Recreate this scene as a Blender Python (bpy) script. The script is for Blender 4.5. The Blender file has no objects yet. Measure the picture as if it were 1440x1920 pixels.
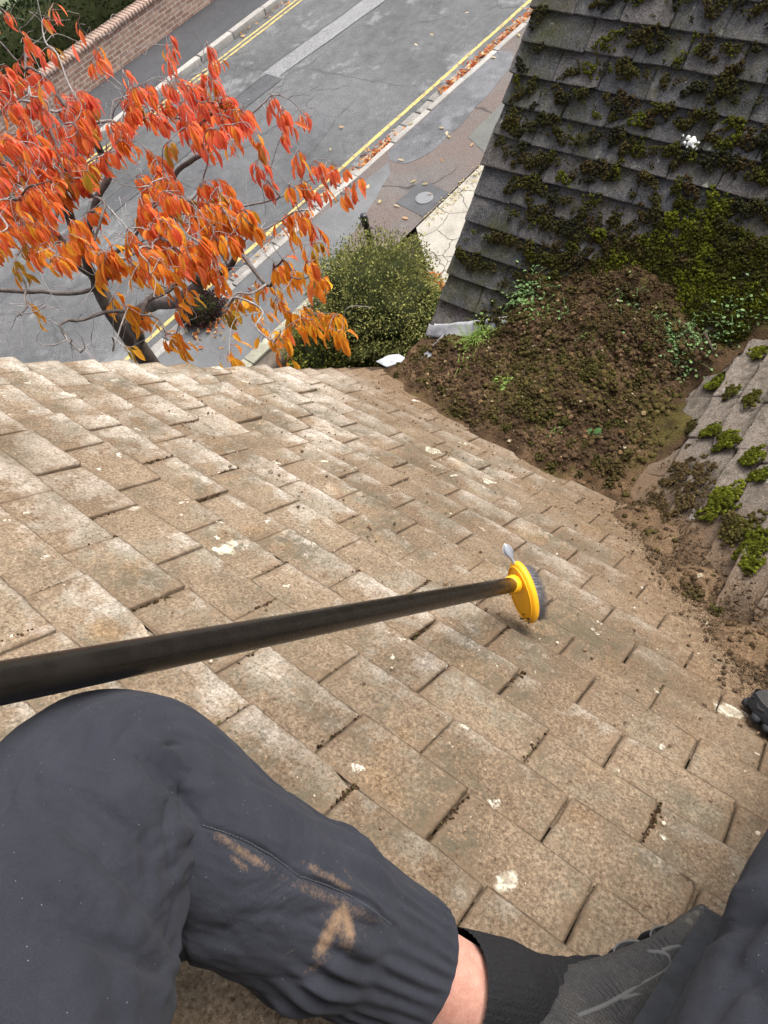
import bpy, math, random
import numpy as np
from mathutils import Vector, Matrix

scn = bpy.context.scene
# ---------------------------------------------------------------- camera
CAM = np.array([-0.06934, -1.19808, 0.88848])
RIGHT = np.array([0.586379, -0.788170, -0.186944])
UPV = np.array([0.749722, 0.440680, 0.493679])
FWD = np.array([0.306720, 0.429638, -0.849314])
FPX = 1331.0
cd = bpy.data.cameras.new('camera')
cd.sensor_fit = 'VERTICAL'; cd.sensor_height = 36.0; cd.lens = FPX / 1920 * 36.0
cd.clip_start = 0.02; cd.clip_end = 400
co = bpy.data.objects.new('camera', cd); scn.collection.objects.link(co)
mw = Matrix.Identity(4)
for i in range(3):
    mw[i][0] = RIGHT[i]; mw[i][1] = UPV[i]; mw[i][2] = -FWD[i]; mw[i][3] = CAM[i]
co.matrix_world = mw
scn.camera = co
# ---------------------------------------------------------------- light: bright overcast
SUN_EL, SUN_AZ = math.radians(56), math.radians(-12)     # azimuth from +X towards +Y
wd = bpy.data.worlds.new('World'); scn.world = wd; wd.use_nodes = True
wt = wd.node_tree
bg = wt.nodes['Background']
sky = wt.nodes.new('ShaderNodeTexSky'); sky.sky_type = 'NISHITA'; sky.sun_disc = False
sky.sun_elevation = SUN_EL; sky.sun_rotation = math.radians(90) - SUN_AZ
sky.dust_density = 6.0; sky.air_density = 0.7; sky.ozone_density = 0.6
hsv = wt.nodes.new('ShaderNodeHueSaturation'); hsv.inputs['Saturation'].default_value = 0.35      # grey cloud, not blue sky
wt.links.new(sky.outputs[0], hsv.inputs['Color']); wt.links.new(hsv.outputs[0], bg.inputs[0]); bg.inputs[1].default_value = 0.15
sl = bpy.data.lights.new('sun', 'SUN'); sl.energy = 0.85; sl.angle = math.radians(40); sl.color = (1.0, 0.95, 0.88)
so = bpy.data.objects.new('sun', sl); scn.collection.objects.link(so)
sd = Vector((math.cos(SUN_EL) * math.cos(SUN_AZ), math.cos(SUN_EL) * math.sin(SUN_AZ), math.sin(SUN_EL)))
so.rotation_euler = sd.to_track_quat('Z', 'Y').to_euler(); so.location = (0, 0, 30)
scn.view_settings.view_transform = 'Standard'; scn.view_settings.look = 'None'
scn.view_settings.gamma = 1.0; scn.view_settings.use_curve_mapping = False
scn.view_settings.exposure = 1.36
scn.cycles.max_bounces = 6
rng = np.random.default_rng(7)
R2 = math.sqrt(0.5)
ZG = -5.912                     # ground level; the roof lattice starts at 0

# ---------------------------------------------------------------- helpers
def pl(a, b, n):
    """main roof plane coordinates (along the courses, down the slope, off the slope) -> world"""
    a, b, n = np.broadcast_arrays(np.asarray(a, float), np.asarray(b, float), np.asarray(n, float))
    return np.stack([R2 * (b + n), -a, R2 * (n - b)], -1)

def pt(px, py, d):
    """a point of the place seen at (px, py) of the photograph, d metres along the view axis"""
    x = (np.asarray(px, float) - 720) / FPX; y = (np.asarray(py, float) - 960) / FPX
    d = np.asarray(d, float)
    return CAM + (x[..., None] * RIGHT - y[..., None] * UPV + FWD) * d[..., None]

def hsh(i):
    i = np.asarray(i).astype(np.int64) & 0xffffffff
    i = ((i ^ (i >> 16)) * 0x45d9f3b) & 0xffffffff
    i = ((i ^ (i >> 16)) * 0x45d9f3b) & 0xffffffff
    return (i ^ (i >> 16)) / 4294967295.0

def vnoise(p, seed=0):
    """value noise in -1..1 of points (n,3)"""
    p = np.asarray(p, float); f = np.floor(p); w = p - f; w = w * w * (3 - 2 * w); f = f.astype(np.int64)
    r = 0
    for dx in (0, 1):
        for dy in (0, 1):
            for dz in (0, 1):
                h = hsh((f[..., 0] + dx) * 73856093 ^ (f[..., 1] + dy) * 19349663 ^ (f[..., 2] + dz) * 83492791 ^ (seed * 2654435 + 17))
                r = r + h * (w[..., 0] if dx else 1 - w[..., 0]) * (w[..., 1] if dy else 1 - w[..., 1]) * (w[..., 2] if dz else 1 - w[..., 2])
    return r * 2 - 1

def fbm(p, oct=4, seed=0, gain=0.5):
    p = np.asarray(p, float); a, r, t = 1.0, 0, 0
    for o in range(oct):
        r = r + a * vnoise(p * 2.0 ** o + o * 11.3, seed + o); t += a; a *= gain
    return r / t

def mk(name, V, F, mat, parent=None, smooth=True, col=None, uv=None):
    """one mesh object from vertices and faces (F: arrays or lists of faces, mixed sizes allowed)"""
    me = bpy.data.meshes.new(name)
    V = np.asarray(V, float)
    if isinstance(F, np.ndarray): F = [F]
    groups = [np.asarray(f) for f in F if len(f)]
    if groups and groups[0].ndim == 1:
        me.from_pydata(V.tolist(), [], [list(map(int, f)) for f in F])
    else:
        li = np.concatenate([g.ravel() for g in groups]).astype(np.int32)
        tot = np.concatenate([np.full(len(g), g.shape[1]) for g in groups]).astype(np.int32)
        st_ = np.concatenate([[0], np.cumsum(tot)[:-1]]).astype(np.int32)
        me.vertices.add(len(V)); me.vertices.foreach_set('co', V.astype(np.float32).ravel())
        me.loops.add(len(li)); me.loops.foreach_set('vertex_index', li)
        me.polygons.add(len(tot)); me.polygons.foreach_set('loop_start', st_)
        me.update(calc_edges=True)
    me.validate()
    if smooth: me.polygons.foreach_set('use_smooth', np.ones(len(me.polygons), dtype=bool))
    if col is not None:
        at = me.color_attributes.new('Col', 'FLOAT_COLOR', 'POINT')
        c = np.ones((len(V), 4), np.float32); c[:, :np.asarray(col).shape[1]] = col
        at.data.foreach_set('color', c.ravel())
    if uv is not None:
        ul = me.uv_layers.new(name='tile'); lv = np.zeros(len(me.loops), np.int32)
        me.loops.foreach_get('vertex_index', lv)
        ul.data.foreach_set('uv', np.asarray(uv, np.float32)[lv].ravel())
    if mat is not None: me.materials.append(mat)
    o = bpy.data.objects.new(name, me); scn.collection.objects.link(o)
    if parent is not None: o.parent = parent
    return o

def tag(o, label, cat, group=None, kind=None):
    o['label'] = label; o['category'] = cat
    if group: o['group'] = group
    if kind: o['kind'] = kind
    return o

def thing(name, label, cat, group=None, loc=(0, 0, 0)):
    o = bpy.data.objects.new(name, None); scn.collection.objects.link(o); o.location = loc
    o.empty_display_size = 0.1
    return tag(o, label, cat, group)

def inst(T, F, M, P):
    """copies of template T (k,3) with matrices M (m,3,3) and places P (m,3)"""
    V = np.einsum('mij,kj->mki', M, T) + P[:, None, :]
    k = len(T); off = (np.arange(len(P)) * k)[:, None, None]
    return V.reshape(-1, 3), (np.asarray(F)[None] + off).reshape(-1, np.asarray(F).shape[1])

def cat_mesh(parts):
    V, F, o = [], [], 0
    for v, f in parts:
        V.append(v); F.append(np.asarray(f) + o); o += len(v)
    return np.concatenate(V), F

def rot_axes(z, roll):
    """(m,3,3) frames whose third column is z"""
    z = z / np.linalg.norm(z, axis=1, keepdims=True)
    h = np.where(np.abs(z[:, 2:3]) > 0.95, np.array([[1.0, 0, 0]]), np.array([[0, 0, 1.0]]))
    x = np.cross(h, z); x /= np.linalg.norm(x, axis=1, keepdims=True); y = np.cross(z, x)
    c, s = np.cos(roll)[:, None], np.sin(roll)[:, None]
    return np.stack([x * c + y * s, y * c - x * s, z], -1)

def tube(P, r, n=8, cap=True):
    P = np.asarray(P, float); r = np.broadcast_to(np.asarray(r, float), (len(P),))
    T = np.gradient(P, axis=0); T /= np.linalg.norm(T, axis=1, keepdims=True) + 1e-9
    N = np.zeros_like(P); h = np.array([0, 0, 1.0]) if abs(T[0, 2]) < 0.9 else np.array([1.0, 0, 0])
    v = np.cross(T[0], h); v /= np.linalg.norm(v); N[0] = v
    for i in range(1, len(P)):
        v = N[i - 1] - T[i] * (N[i - 1] @ T[i]); N[i] = v / (np.linalg.norm(v) + 1e-9)
    B = np.cross(T, N)
    a = np.arange(n) / n * 2 * np.pi
    V = P[:, None] + r[:, None, None] * (np.cos(a)[None, :, None] * N[:, None] + np.sin(a)[None, :, None] * B[:, None])
    V = V.reshape(-1, 3); i = np.arange(len(P) - 1)[:, None] * n; j = np.arange(n)[None]; k = (j + 1) % n
    F = np.stack([i + j, i + k, i + n + k, i + n + j], -1).reshape(-1, 4)
    if cap:
        V = np.concatenate([V, P[:1], P[-1:]]); m = len(P) * n; l = (len(P) - 1) * n
        j = np.arange(n); k = (j + 1) % n
        c1 = np.stack([k, j, np.full(n, m), np.full(n, m)], -1)[:, :3]; c2 = np.stack([l + j, l + k, np.full(n, m + 1)], -1)
        return V, [F, c1, c2]
    return V, [F]

def join(parts):
    """parts: list of (V, [F...]) -> V, [F...]"""
    Vs, Fs, o = [], [], 0
    for V, F in parts:
        Vs.append(V)
        for f in F: Fs.append(np.asarray(f) + o)
        o += len(V)
    d = {}
    for f in Fs: d.setdefault(f.shape[1], []).append(f)
    return np.concatenate(Vs), [np.concatenate(v) for v in d.values()]

def box(lo, hi):
    lo, hi = np.array(lo, float), np.array(hi, float)
    V = np.array([[x, y, z] for x in (0, 1) for y in (0, 1) for z in (0, 1)]) * (hi - lo) + lo
    F = np.array([[0, 1, 3, 2], [4, 6, 7, 5], [0, 4, 5, 1], [2, 3, 7, 6], [0, 2, 6, 4], [1, 5, 7, 3]])
    return V, [F]

def spline(P, n):
    P = np.asarray(P, float); Q = np.concatenate([[2 * P[0] - P[1]], P, [2 * P[-1] - P[-2]]])
    L = np.concatenate([[0], np.cumsum(np.linalg.norm(np.diff(P[:, :3], axis=0), axis=1))])
    t = np.linspace(0, L[-1], n); i = np.clip(np.searchsorted(L, t, 'right') - 1, 0, len(P) - 2)
    u = ((t - L[i]) / (L[i + 1] - L[i]))[:, None]
    p0, p1, p2, p3 = Q[i], Q[i + 1], Q[i + 2], Q[i + 3]
    return 0.5 * (2 * p1 + (p2 - p0) * u + (2 * p0 - 5 * p1 + 4 * p2 - p3) * u ** 2 + (3 * p1 - p0 - 3 * p2 + p3) * u ** 3)

ICO = None
def ico(sub=1):
    t = (1 + 5 ** 0.5) / 2
    V = [(-1, t, 0), (1, t, 0), (-1, -t, 0), (1, -t, 0), (0, -1, t), (0, 1, t), (0, -1, -t), (0, 1, -t), (t, 0, -1), (t, 0, 1), (-t, 0, -1), (-t, 0, 1)]
    F = [(0, 11, 5), (0, 5, 1), (0, 1, 7), (0, 7, 10), (0, 10, 11), (1, 5, 9), (5, 11, 4), (11, 10, 2), (10, 7, 6), (7, 1, 8), (3, 9, 4), (3, 4, 2), (3, 2, 6), (3, 6, 8), (3, 8, 9), (4, 9, 5), (2, 4, 11), (6, 2, 10), (8, 6, 7), (9, 8, 1)]
    V = [np.array(v) / np.linalg.norm(v) for v in V]
    for _ in range(sub):
        c, G = {}, []
        def mid(a, b):
            k = (min(a, b), max(a, b))
            if k not in c:
                m = V[a] + V[b]; V.append(m / np.linalg.norm(m)); c[k] = len(V) - 1
            return c[k]
        for a, b, d in F:
            x, y, z = mid(a, b), mid(b, d), mid(d, a); G += [(a, x, z), (b, y, x), (d, z, y), (x, y, z)]
        F = G
    return np.array(V), np.array(F)

# ---------------------------------------------------------------- material helpers
class NT:
    def __init__(s, name):
        s.m = bpy.data.materials.new(name); s.m.use_nodes = True; s.t = s.m.node_tree
        s.b = s.t.nodes['Principled BSDF']; s.b.inputs['Roughness'].default_value = 0.9
        s.b.inputs['Specular IOR Level'].default_value = 0.25
        s.tc = s.t.nodes.new('ShaderNodeTexCoord')
    def n(s, ty, **k):
        x = s.t.nodes.new(ty)
        for a, v in k.items(): setattr(x, a, v)
        return x
    def l(s, a, b): s.t.links.new(a, b)
    def sock(s, x, inp):
        if hasattr(x, 'is_output') or isinstance(x, bpy.types.NodeSocket): s.l(x, inp)
        elif x is not None:
            if isinstance(x, (tuple, list)) and len(x) == 3 and inp.type == 'RGBA': x = (*x, 1)
            inp.default_value = x
    def noise(s, scale, detail=4, rough=0.6, co=None, dist=0.0):
        x = s.n('ShaderNodeTexNoise'); x.inputs['Scale'].default_value = scale; x.inputs['Detail'].default_value = detail
        x.inputs['Roughness'].default_value = rough; x.inputs['Distortion'].default_value = dist
        s.l(co or s.tc.outputs['Object'], x.inputs['Vector']); return x.outputs['Fac']
    def vor(s, scale, feat='F1', out='Distance', co=None, rnd=1.0):
        x = s.n('ShaderNodeTexVoronoi', feature=feat); x.inputs['Scale'].default_value = scale
        if 'Randomness' in x.inputs: x.inputs['Randomness'].default_value = rnd
        s.l(co or s.tc.outputs['Object'], x.inputs['Vector']); return x.outputs[out]
    def ramp(s, fac, stops, interp='LINEAR'):
        x = s.n('ShaderNodeValToRGB'); e = x.color_ramp.elements; x.color_ramp.interpolation = interp
        while len(e) < len(stops): e.new(0.5)
        for q, (p, c) in zip(e, stops):
            q.position = p; q.color = (*c, 1) if isinstance(c, (tuple, list)) else (c, c, c, 1)
        s.l(fac, x.inputs[0]); return x.outputs[0]
    def mix(s, fac, a, b, mode='MIX'):
        x = s.n('ShaderNodeMix', data_type='RGBA', blend_type=mode)
        s.sock(fac, x.inputs[0]); s.sock(a, x.inputs[6]); s.sock(b, x.inputs[7]); return x.outputs[2]
    def math(s, op, a, b=None, c=None, clamp=False):
        x = s.n('ShaderNodeMath', operation=op, use_clamp=clamp)
        s.sock(a, x.inputs[0])
        if b is not None: s.sock(b, x.inputs[1])
        if c is not None: s.sock(c, x.inputs[2])
        return x.outputs[0]
    def bump(s, h, strength=0.5, dist=0.01, normal=None):
        x = s.n('ShaderNodeBump'); x.inputs['Strength'].default_value = strength; x.inputs['Distance'].default_value = dist
        s.l(h, x.inputs['Height'])
        if normal is not None: s.l(normal, x.inputs['Normal'])
        s.l(x.outputs[0], s.b.inputs['Normal']); return x.outputs[0]
    def col(s, c): s.sock(c, s.b.inputs['Base Color'])
    def attr(s, name='Col'):
        x = s.n('ShaderNodeAttribute'); x.attribute_name = name; return x.outputs['Color']
    def warp(s, scale, amt):
        """object coordinates shaken by noise"""
        x = s.n('ShaderNodeTexNoise'); x.inputs['Scale'].default_value = scale; x.inputs['Detail'].default_value = 3
        s.l(s.tc.outputs['Object'], x.inputs['Vector'])
        v = s.n('ShaderNodeVectorMath', operation='MULTIPLY_ADD'); s.l(x.outputs['Color'], v.inputs[0])
        v.inputs[1].default_value = (amt,) * 3; s.l(s.tc.outputs['Object'], v.inputs[2]); return v.outputs[0]

def plain(name, c, rough=0.8, var=0.15, scale=30, bump=0.0, spec=0.25, metal=0.0):
    t = NT(name); n = t.noise(scale, 5)
    t.col(t.mix(n, tuple(x * (1 - var) for x in c), tuple(min(1, x * (1 + var)) for x in c)))
    t.b.inputs['Roughness'].default_value = rough; t.b.inputs['Specular IOR Level'].default_value = spec
    t.b.inputs['Metallic'].default_value = metal
    if bump: t.bump(n, bump, 0.01)
    return t.m

def tile_material(name, kind):
    t = NT(name)
    w = t.warp(14, 0.05)
    big = t.noise(4.5, 5, 0.62, co=w); mid = t.noise(26, 5, 0.65); fine = t.noise(210, 4, 0.75); grit = t.noise(520, 2, 0.7)
    geo = t.n('ShaderNodeNewGeometry'); rnd = geo.outputs['Random Per Island']
    uv = t.n('ShaderNodeUVMap'); uv.uv_map = 'tile'
    sx = t.n('ShaderNodeSeparateXYZ'); t.l(uv.outputs[0], sx.inputs[0]); vv = sx.outputs['Y']
    po = t.n('ShaderNodeSeparateXYZ'); t.l(t.tc.outputs['Object'], po.inputs[0])
    if kind == 'main':
        brown = t.ramp(fine, [(0.28, (0.092, 0.067, 0.045)), (0.5, (0.222, 0.167, 0.114)), (0.72, (0.375, 0.295, 0.212))])
        pale = t.ramp(fine, [(0.30, (0.165, 0.142, 0.115)), (0.46, (0.44, 0.395, 0.335)), (0.72, (0.66, 0.62, 0.55))])
        grey = t.ramp(fine, [(0.3, (0.11, 0.095, 0.065)), (0.7, (0.33, 0.29, 0.22))])
        # bare, weathered fronts of the tiles; the dirt lies in the lee of the course above and towards the valley
        up = t.math('MULTIPLY_ADD', po.outputs['Y'], 0.30, 0.45)           # more bare clay towards the verge
        m = t.math('ADD', up, t.math('MULTIPLY', t.math('SUBTRACT', big, 0.5), 1.7))
        m = t.math('ADD', m, t.math('MULTIPLY', t.math('SUBTRACT', mid, 0.5), 1.1))
        m = t.math('ADD', m, t.math('MULTIPLY', t.math('SUBTRACT', vv, 0.55), 0.42))
        m = t.math('ADD', m, t.math('MULTIPLY', t.math('SUBTRACT', rnd, 0.5), 0.26))
        mm = t.ramp(m, [(0.28, 0.0), (0.62, 1.0)])
        c = t.mix(mm, brown, pale)
        g = t.ramp(t.noise(9, 5, 0.7, co=w), [(0.52, 0.0), (0.66, 0.75)])
        c = t.mix(g, c, grey)
        wet = t.ramp(t.math('ADD', t.noise(2.2, 3), t.math('MULTIPLY', rnd, 0.2)), [(0.5, (1, 1, 1)), (0.8, (0.74, 0.70, 0.66))])
        c = t.mix(1.0, c, wet, 'MULTIPLY')
        ochre = t.ramp(t.noise(7, 4, 0.6), [(0.56, 0.0), (0.7, 0.55)])
        c = t.mix(ochre, c, t.mix(1.0, c, (1.15, 0.98, 0.72), 'MULTIPLY'))
        grit = t.noise(300, 4, 0.85)
        specks = t.ramp(grit, [(0.33, (0.18, 0.15, 0.13)), (0.44, (0.95, 0.95, 0.95)), (0.60, (1.02, 1.02, 1.02)), (0.70, (1.75, 1.70, 1.6))])
        c = t.mix(1.0, c, specks, 'MULTIPLY')
        g80 = t.noise(85, 5, 0.8, co=w); g40 = t.noise(38, 6, 0.8)
        c = t.mix(1.0, c, t.ramp(g80, [(0.33, (0.62, 0.59, 0.56)), (0.46, (0.97, 0.965, 0.96)), (0.58, (1.03, 1.03, 1.03)), (0.68, (1.22, 1.21, 1.19))]), 'MULTIPLY')
        dk_ = t.ramp(t.noise(3.1, 4, 0.65), [(0.42, (1.0, 1.0, 1.0)), (0.66, (0.70, 0.67, 0.64))]); c = t.mix(1.0, c, dk_, 'MULTIPLY')
        algae = t.math('MULTIPLY', t.ramp(t.noise(6.5, 5, 0.7), [(0.45, 0.0), (0.62, 1.0)]), t.ramp(t.math('ADD', t.math('MULTIPLY', g40, 0.55), t.math('MULTIPLY', g80, 0.45)), [(0.44, 0.0), (0.53, 0.85)]))
        c = t.mix(algae, c, (0.085, 0.075, 0.050))
        pits = t.ramp(t.vor(150), [(0.10, 1.0), (0.20, 0.0)]); pm = t.math('MULTIPLY', pits, t.ramp(g40, [(0.44, 0.0), (0.56, 0.75)]))
        c = t.mix(pm, c, (0.055, 0.036, 0.022))
        crumb = t.ramp(t.vor(95, co=t.warp(60, 0.02)), [(0.12, 1.0), (0.2, 0.0)]); cm = t.math('MULTIPLY', crumb, t.ramp(t.noise(5, 4, 0.7), [(0.42, 0.0), (0.62, 0.9)]))
        c = t.mix(cm, c, t.mix(fine, (0.16, 0.09, 0.05), (0.42, 0.31, 0.20)))
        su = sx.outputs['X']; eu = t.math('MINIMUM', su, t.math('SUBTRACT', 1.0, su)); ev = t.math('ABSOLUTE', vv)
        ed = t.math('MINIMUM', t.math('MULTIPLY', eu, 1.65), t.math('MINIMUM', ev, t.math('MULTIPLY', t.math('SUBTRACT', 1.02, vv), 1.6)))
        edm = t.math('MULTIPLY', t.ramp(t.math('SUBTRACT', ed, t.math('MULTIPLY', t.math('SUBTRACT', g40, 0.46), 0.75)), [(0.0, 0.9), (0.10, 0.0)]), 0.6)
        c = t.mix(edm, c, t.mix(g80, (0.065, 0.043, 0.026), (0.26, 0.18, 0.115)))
        # silt lying thicker towards the valley
        vd = t.math('MINIMUM', t.math('ADD', t.math('SUBTRACT', po.outputs['Y'], po.outputs['X']), 1.86), t.math('MULTIPLY', t.math('SUBTRACT', 1.12, po.outputs['X']), 1.3))
        vm = t.ramp(t.math('ADD', vd, t.math('ADD', t.math('MULTIPLY', t.math('SUBTRACT', big, 0.5), 0.45), t.math('MULTIPLY', t.math('SUBTRACT', g40, 0.5), 0.35))), [(0.06, 0.95), (0.42, 0.0)])
        c = t.mix(vm, c, t.ramp(t.math('ADD', t.math('MULTIPLY', g80, 0.5), t.math('MULTIPLY', grit, 0.5)), [(0.36, (0.040, 0.025, 0.014)), (0.5, (0.150, 0.100, 0.060)), (0.62, (0.29, 0.21, 0.135))]))
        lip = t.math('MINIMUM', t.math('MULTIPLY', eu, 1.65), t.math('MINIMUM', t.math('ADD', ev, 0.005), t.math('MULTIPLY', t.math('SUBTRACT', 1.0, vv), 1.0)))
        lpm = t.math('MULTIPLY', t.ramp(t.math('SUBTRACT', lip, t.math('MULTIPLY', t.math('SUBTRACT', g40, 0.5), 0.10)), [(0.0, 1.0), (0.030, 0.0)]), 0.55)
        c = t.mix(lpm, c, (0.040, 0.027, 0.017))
        lich, lc = (7.5, 0.22), ((0.50, 0.47, 0.33), (0.72, 0.69, 0.58))
    elif kind == 'dark':
        c = t.ramp(fine, [(0.28, (0.018, 0.018, 0.0185)), (0.5, (0.074, 0.073, 0.074)), (0.74, (0.19, 0.187, 0.186))])
        tint = t.ramp(rnd, [(0.0, (0.8, 0.82, 0.86)), (0.5, (1.0, 1.0, 1.0)), (1.0, (1.25, 1.13, 1.08))])
        c = t.mix(1.0, c, tint, 'MULTIPLY')
        p2 = t.ramp(t.math('ADD', t.noise(11, 5, 0.7, co=w), t.math('MULTIPLY', mid, 0.3)), [(0.62, 0.0), (0.78, 0.7)])
        c = t.mix(p2, c, t.ramp(fine, [(0.3, (0.07, 0.066, 0.062)), (0.7, (0.22, 0.207, 0.195))]))
        gr = t.ramp(t.math('ADD', big, t.math('MULTIPLY', mid, 0.35)), [(0.66, 0.0), (0.84, 0.8)])
        c = t.mix(gr, c, t.ramp(fine, [(0.3, (0.02, 0.021, 0.008)), (0.7, (0.075, 0.078, 0.025))]))
        g80 = t.noise(85, 5, 0.8); c = t.mix(1.0, c, t.ramp(g80, [(0.33, (0.45,) * 3), (0.46, (0.97,) * 3), (0.58, (1.05,) * 3), (0.69, (1.55, 1.53, 1.5))]), 'MULTIPLY')
        specks = t.ramp(grit, [(0.3, (0.45, 0.45, 0.45)), (0.42, (1, 1, 1)), (0.68, (1, 1, 1)), (0.78, (2.0, 2.0, 1.95))])
        c = t.mix(1.0, c, specks, 'MULTIPLY')
        lich, lc = (13.0, 0.24), ((0.15, 0.16, 0.12), (0.30, 0.31, 0.26))
    else:
        c = t.ramp(fine, [(0.25, (0.050, 0.041, 0.034)), (0.5, (0.165, 0.138, 0.115)), (0.78, (0.33, 0.29, 0.255))])
        tint = t.ramp(t.math('ADD', t.math('MULTIPLY', rnd, 0.5), t.math('MULTIPLY', big, 0.6)), [(0.25, (0.72, 0.70, 0.68)), (0.8, (1.22, 1.22, 1.20))])
        c = t.mix(1.0, c, tint, 'MULTIPLY')
        # silt washed down towards the valley
        val = t.math('ADD', t.math('ADD', po.outputs['X'], po.outputs['Z']), t.math('MULTIPLY', t.math('SUBTRACT', big, 0.5), 0.5))
        g40 = t.noise(38, 6, 0.8); g80 = t.noise(85, 5, 0.8)
        c = t.mix(1.0, c, t.ramp(g80, [(0.30, (0.42, 0.40, 0.38)), (0.47, (0.98,) * 3), (0.60, (1.05,) * 3), (0.72, (1.45, 1.42, 1.38))]), 'MULTIPLY')
        c = t.mix(t.ramp(t.math('ADD', t.math('MULTIPLY', big, 0.5), t.math('MULTIPLY', g40, 0.5)), [(0.50, 0.0), (0.60, 0.7)]), c, (0.060, 0.052, 0.036))
        lee = t.ramp(t.math('SUBTRACT', vv, t.math('MULTIPLY', t.math('SUBTRACT', g40, 0.4), 0.9)), [(0.0, 0.8), (0.12, 0.0)])  # dirt band that also paints in the dark step line below each course
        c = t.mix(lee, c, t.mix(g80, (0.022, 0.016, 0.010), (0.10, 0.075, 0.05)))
        vm = t.ramp(val, [(0.02, 0.97), (0.27, 0.0)])
        c = t.mix(vm, c, t.ramp(fine, [(0.25, (0.07, 0.043, 0.025)), (0.6, (0.19, 0.125, 0.075)), (0.8, (0.30, 0.21, 0.13))]))
        specks = t.ramp(grit, [(0.3, (0.4, 0.37, 0.35)), (0.42, (1, 1, 1)), (0.68, (1, 1, 1)), (0.78, (1.6, 1.6, 1.55))])
        c = t.mix(1.0, c, specks, 'MULTIPLY')
        lich, lc = (10.0, 0.24), ((0.36, 0.34, 0.30), (0.56, 0.55, 0.51))
    # lichen: a few ragged rosettes
    wl = t.warp(38, 0.05)
    x = t.n('ShaderNodeTexVoronoi'); x.inputs['Scale'].default_value = lich[0]; t.l(wl, x.inputs['Vector'])
    sc = t.n('ShaderNodeSeparateColor'); t.l(x.outputs['Color'], sc.inputs[0])
    rad = t.math('MULTIPLY', t.ramp(sc.outputs[0], [(0.48, 0.0), (0.62, 0.45), (1.0, 1.0)]), lich[1])
    d = t.math('SUBTRACT', rad, x.outputs['Distance'])
    ringw = t.ramp(t.math('DIVIDE', x.outputs['Distance'], t.math('ADD', rad, 0.001)), [(0.0, 0.55), (0.45, 0.35), (0.75, 1.0), (1.0, 0.9)])
    lm = t.math('MULTIPLY', t.math('MULTIPLY', t.math('MULTIPLY', d, 22.0, clamp=True), t.ramp(mid, [(0.44, 0.0), (0.54, 1.0)])), t.ramp(t.math('ADD', t.math('MULTIPLY', fine, 0.6), t.math('MULTIPLY', grit, 0.4)), [(0.38, 0.08), (0.50, 0.95)]))
    lm = t.math('MULTIPLY', lm, ringw)
    lcol = t.mix(t.math('MULTIPLY', sc.outputs[1], 1.0), lc[0], lc[1])
    c = t.mix(lm, c, lcol)
    if kind != 'side':
        x2 = t.n('ShaderNodeTexVoronoi'); x2.inputs['Scale'].default_value = 31; t.l(wl, x2.inputs['Vector'])
        s2 = t.n('ShaderNodeSeparateColor'); t.l(x2.outputs['Color'], s2.inputs[0])
        r2 = t.math('MULTIPLY', t.ramp(s2.outputs[0], [(0.80, 0.0), (1.0, 1.0)]), 0.26)
        l2 = t.math('MULTIPLY', t.math('SUBTRACT', r2, x2.outputs['Distance']), 22.0, clamp=True)
        c = t.mix(t.math('MULTIPLY', l2, t.ramp(fine, [(0.42, 0.0), (0.58, 0.75)])), c, lc[1])
    t.col(c)
    h = t.math('ADD', t.math('MULTIPLY', fine, 0.9), t.math('ADD', t.math('MULTIPLY', grit, 0.55), t.math('MULTIPLY', mid, 0.8)))
    t.bump(h, 0.75, 0.004)
    t.b.inputs['Roughness'].default_value = 0.95; t.b.inputs['Specular IOR Level'].default_value = 0.15
    return t.m

def attr_mat(name, rough=0.6, trans=0.0, noise=0.25, scale=60, bump=0.0, spec=0.25):
    t = NT(name); c = t.attr()
    n = t.noise(scale, 4)
    c = t.mix(1.0, c, t.ramp(n, [(0.25, (1 - noise,) * 3), (0.75, (1 + noise,) * 3)]), 'MULTIPLY')
    t.col(c); t.b.inputs['Roughness'].default_value = rough; t.b.inputs['Specular IOR Level'].default_value = spec
    if bump: t.bump(n, bump, 0.006)
    if trans:
        tr = t.n('ShaderNodeBsdfTranslucent'); t.l(c, tr.inputs[0])
        ms = t.n('ShaderNodeMixShader'); ms.inputs[0].default_value = trans
        t.l(t.b.outputs[0], ms.inputs[1]); t.l(tr.outputs[0], ms.inputs[2])
        t.l(ms.outputs[0], t.t.nodes['Material Output'].inputs[0])
    return t.m

# ================================================================ THE STREET
SA = math.radians(-4)
def st(s_, t_, z=0.0):
    """street coordinates: along it, across it (away from the house), above the ground"""
    s_, t_, z = np.broadcast_arrays(np.asarray(s_, float), np.asarray(t_, float), np.asarray(z, float))
    return np.stack([s_ * math.cos(SA) - t_ * math.sin(SA), s_ * math.sin(SA) + t_ * math.cos(SA), ZG + z], -1)

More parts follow.
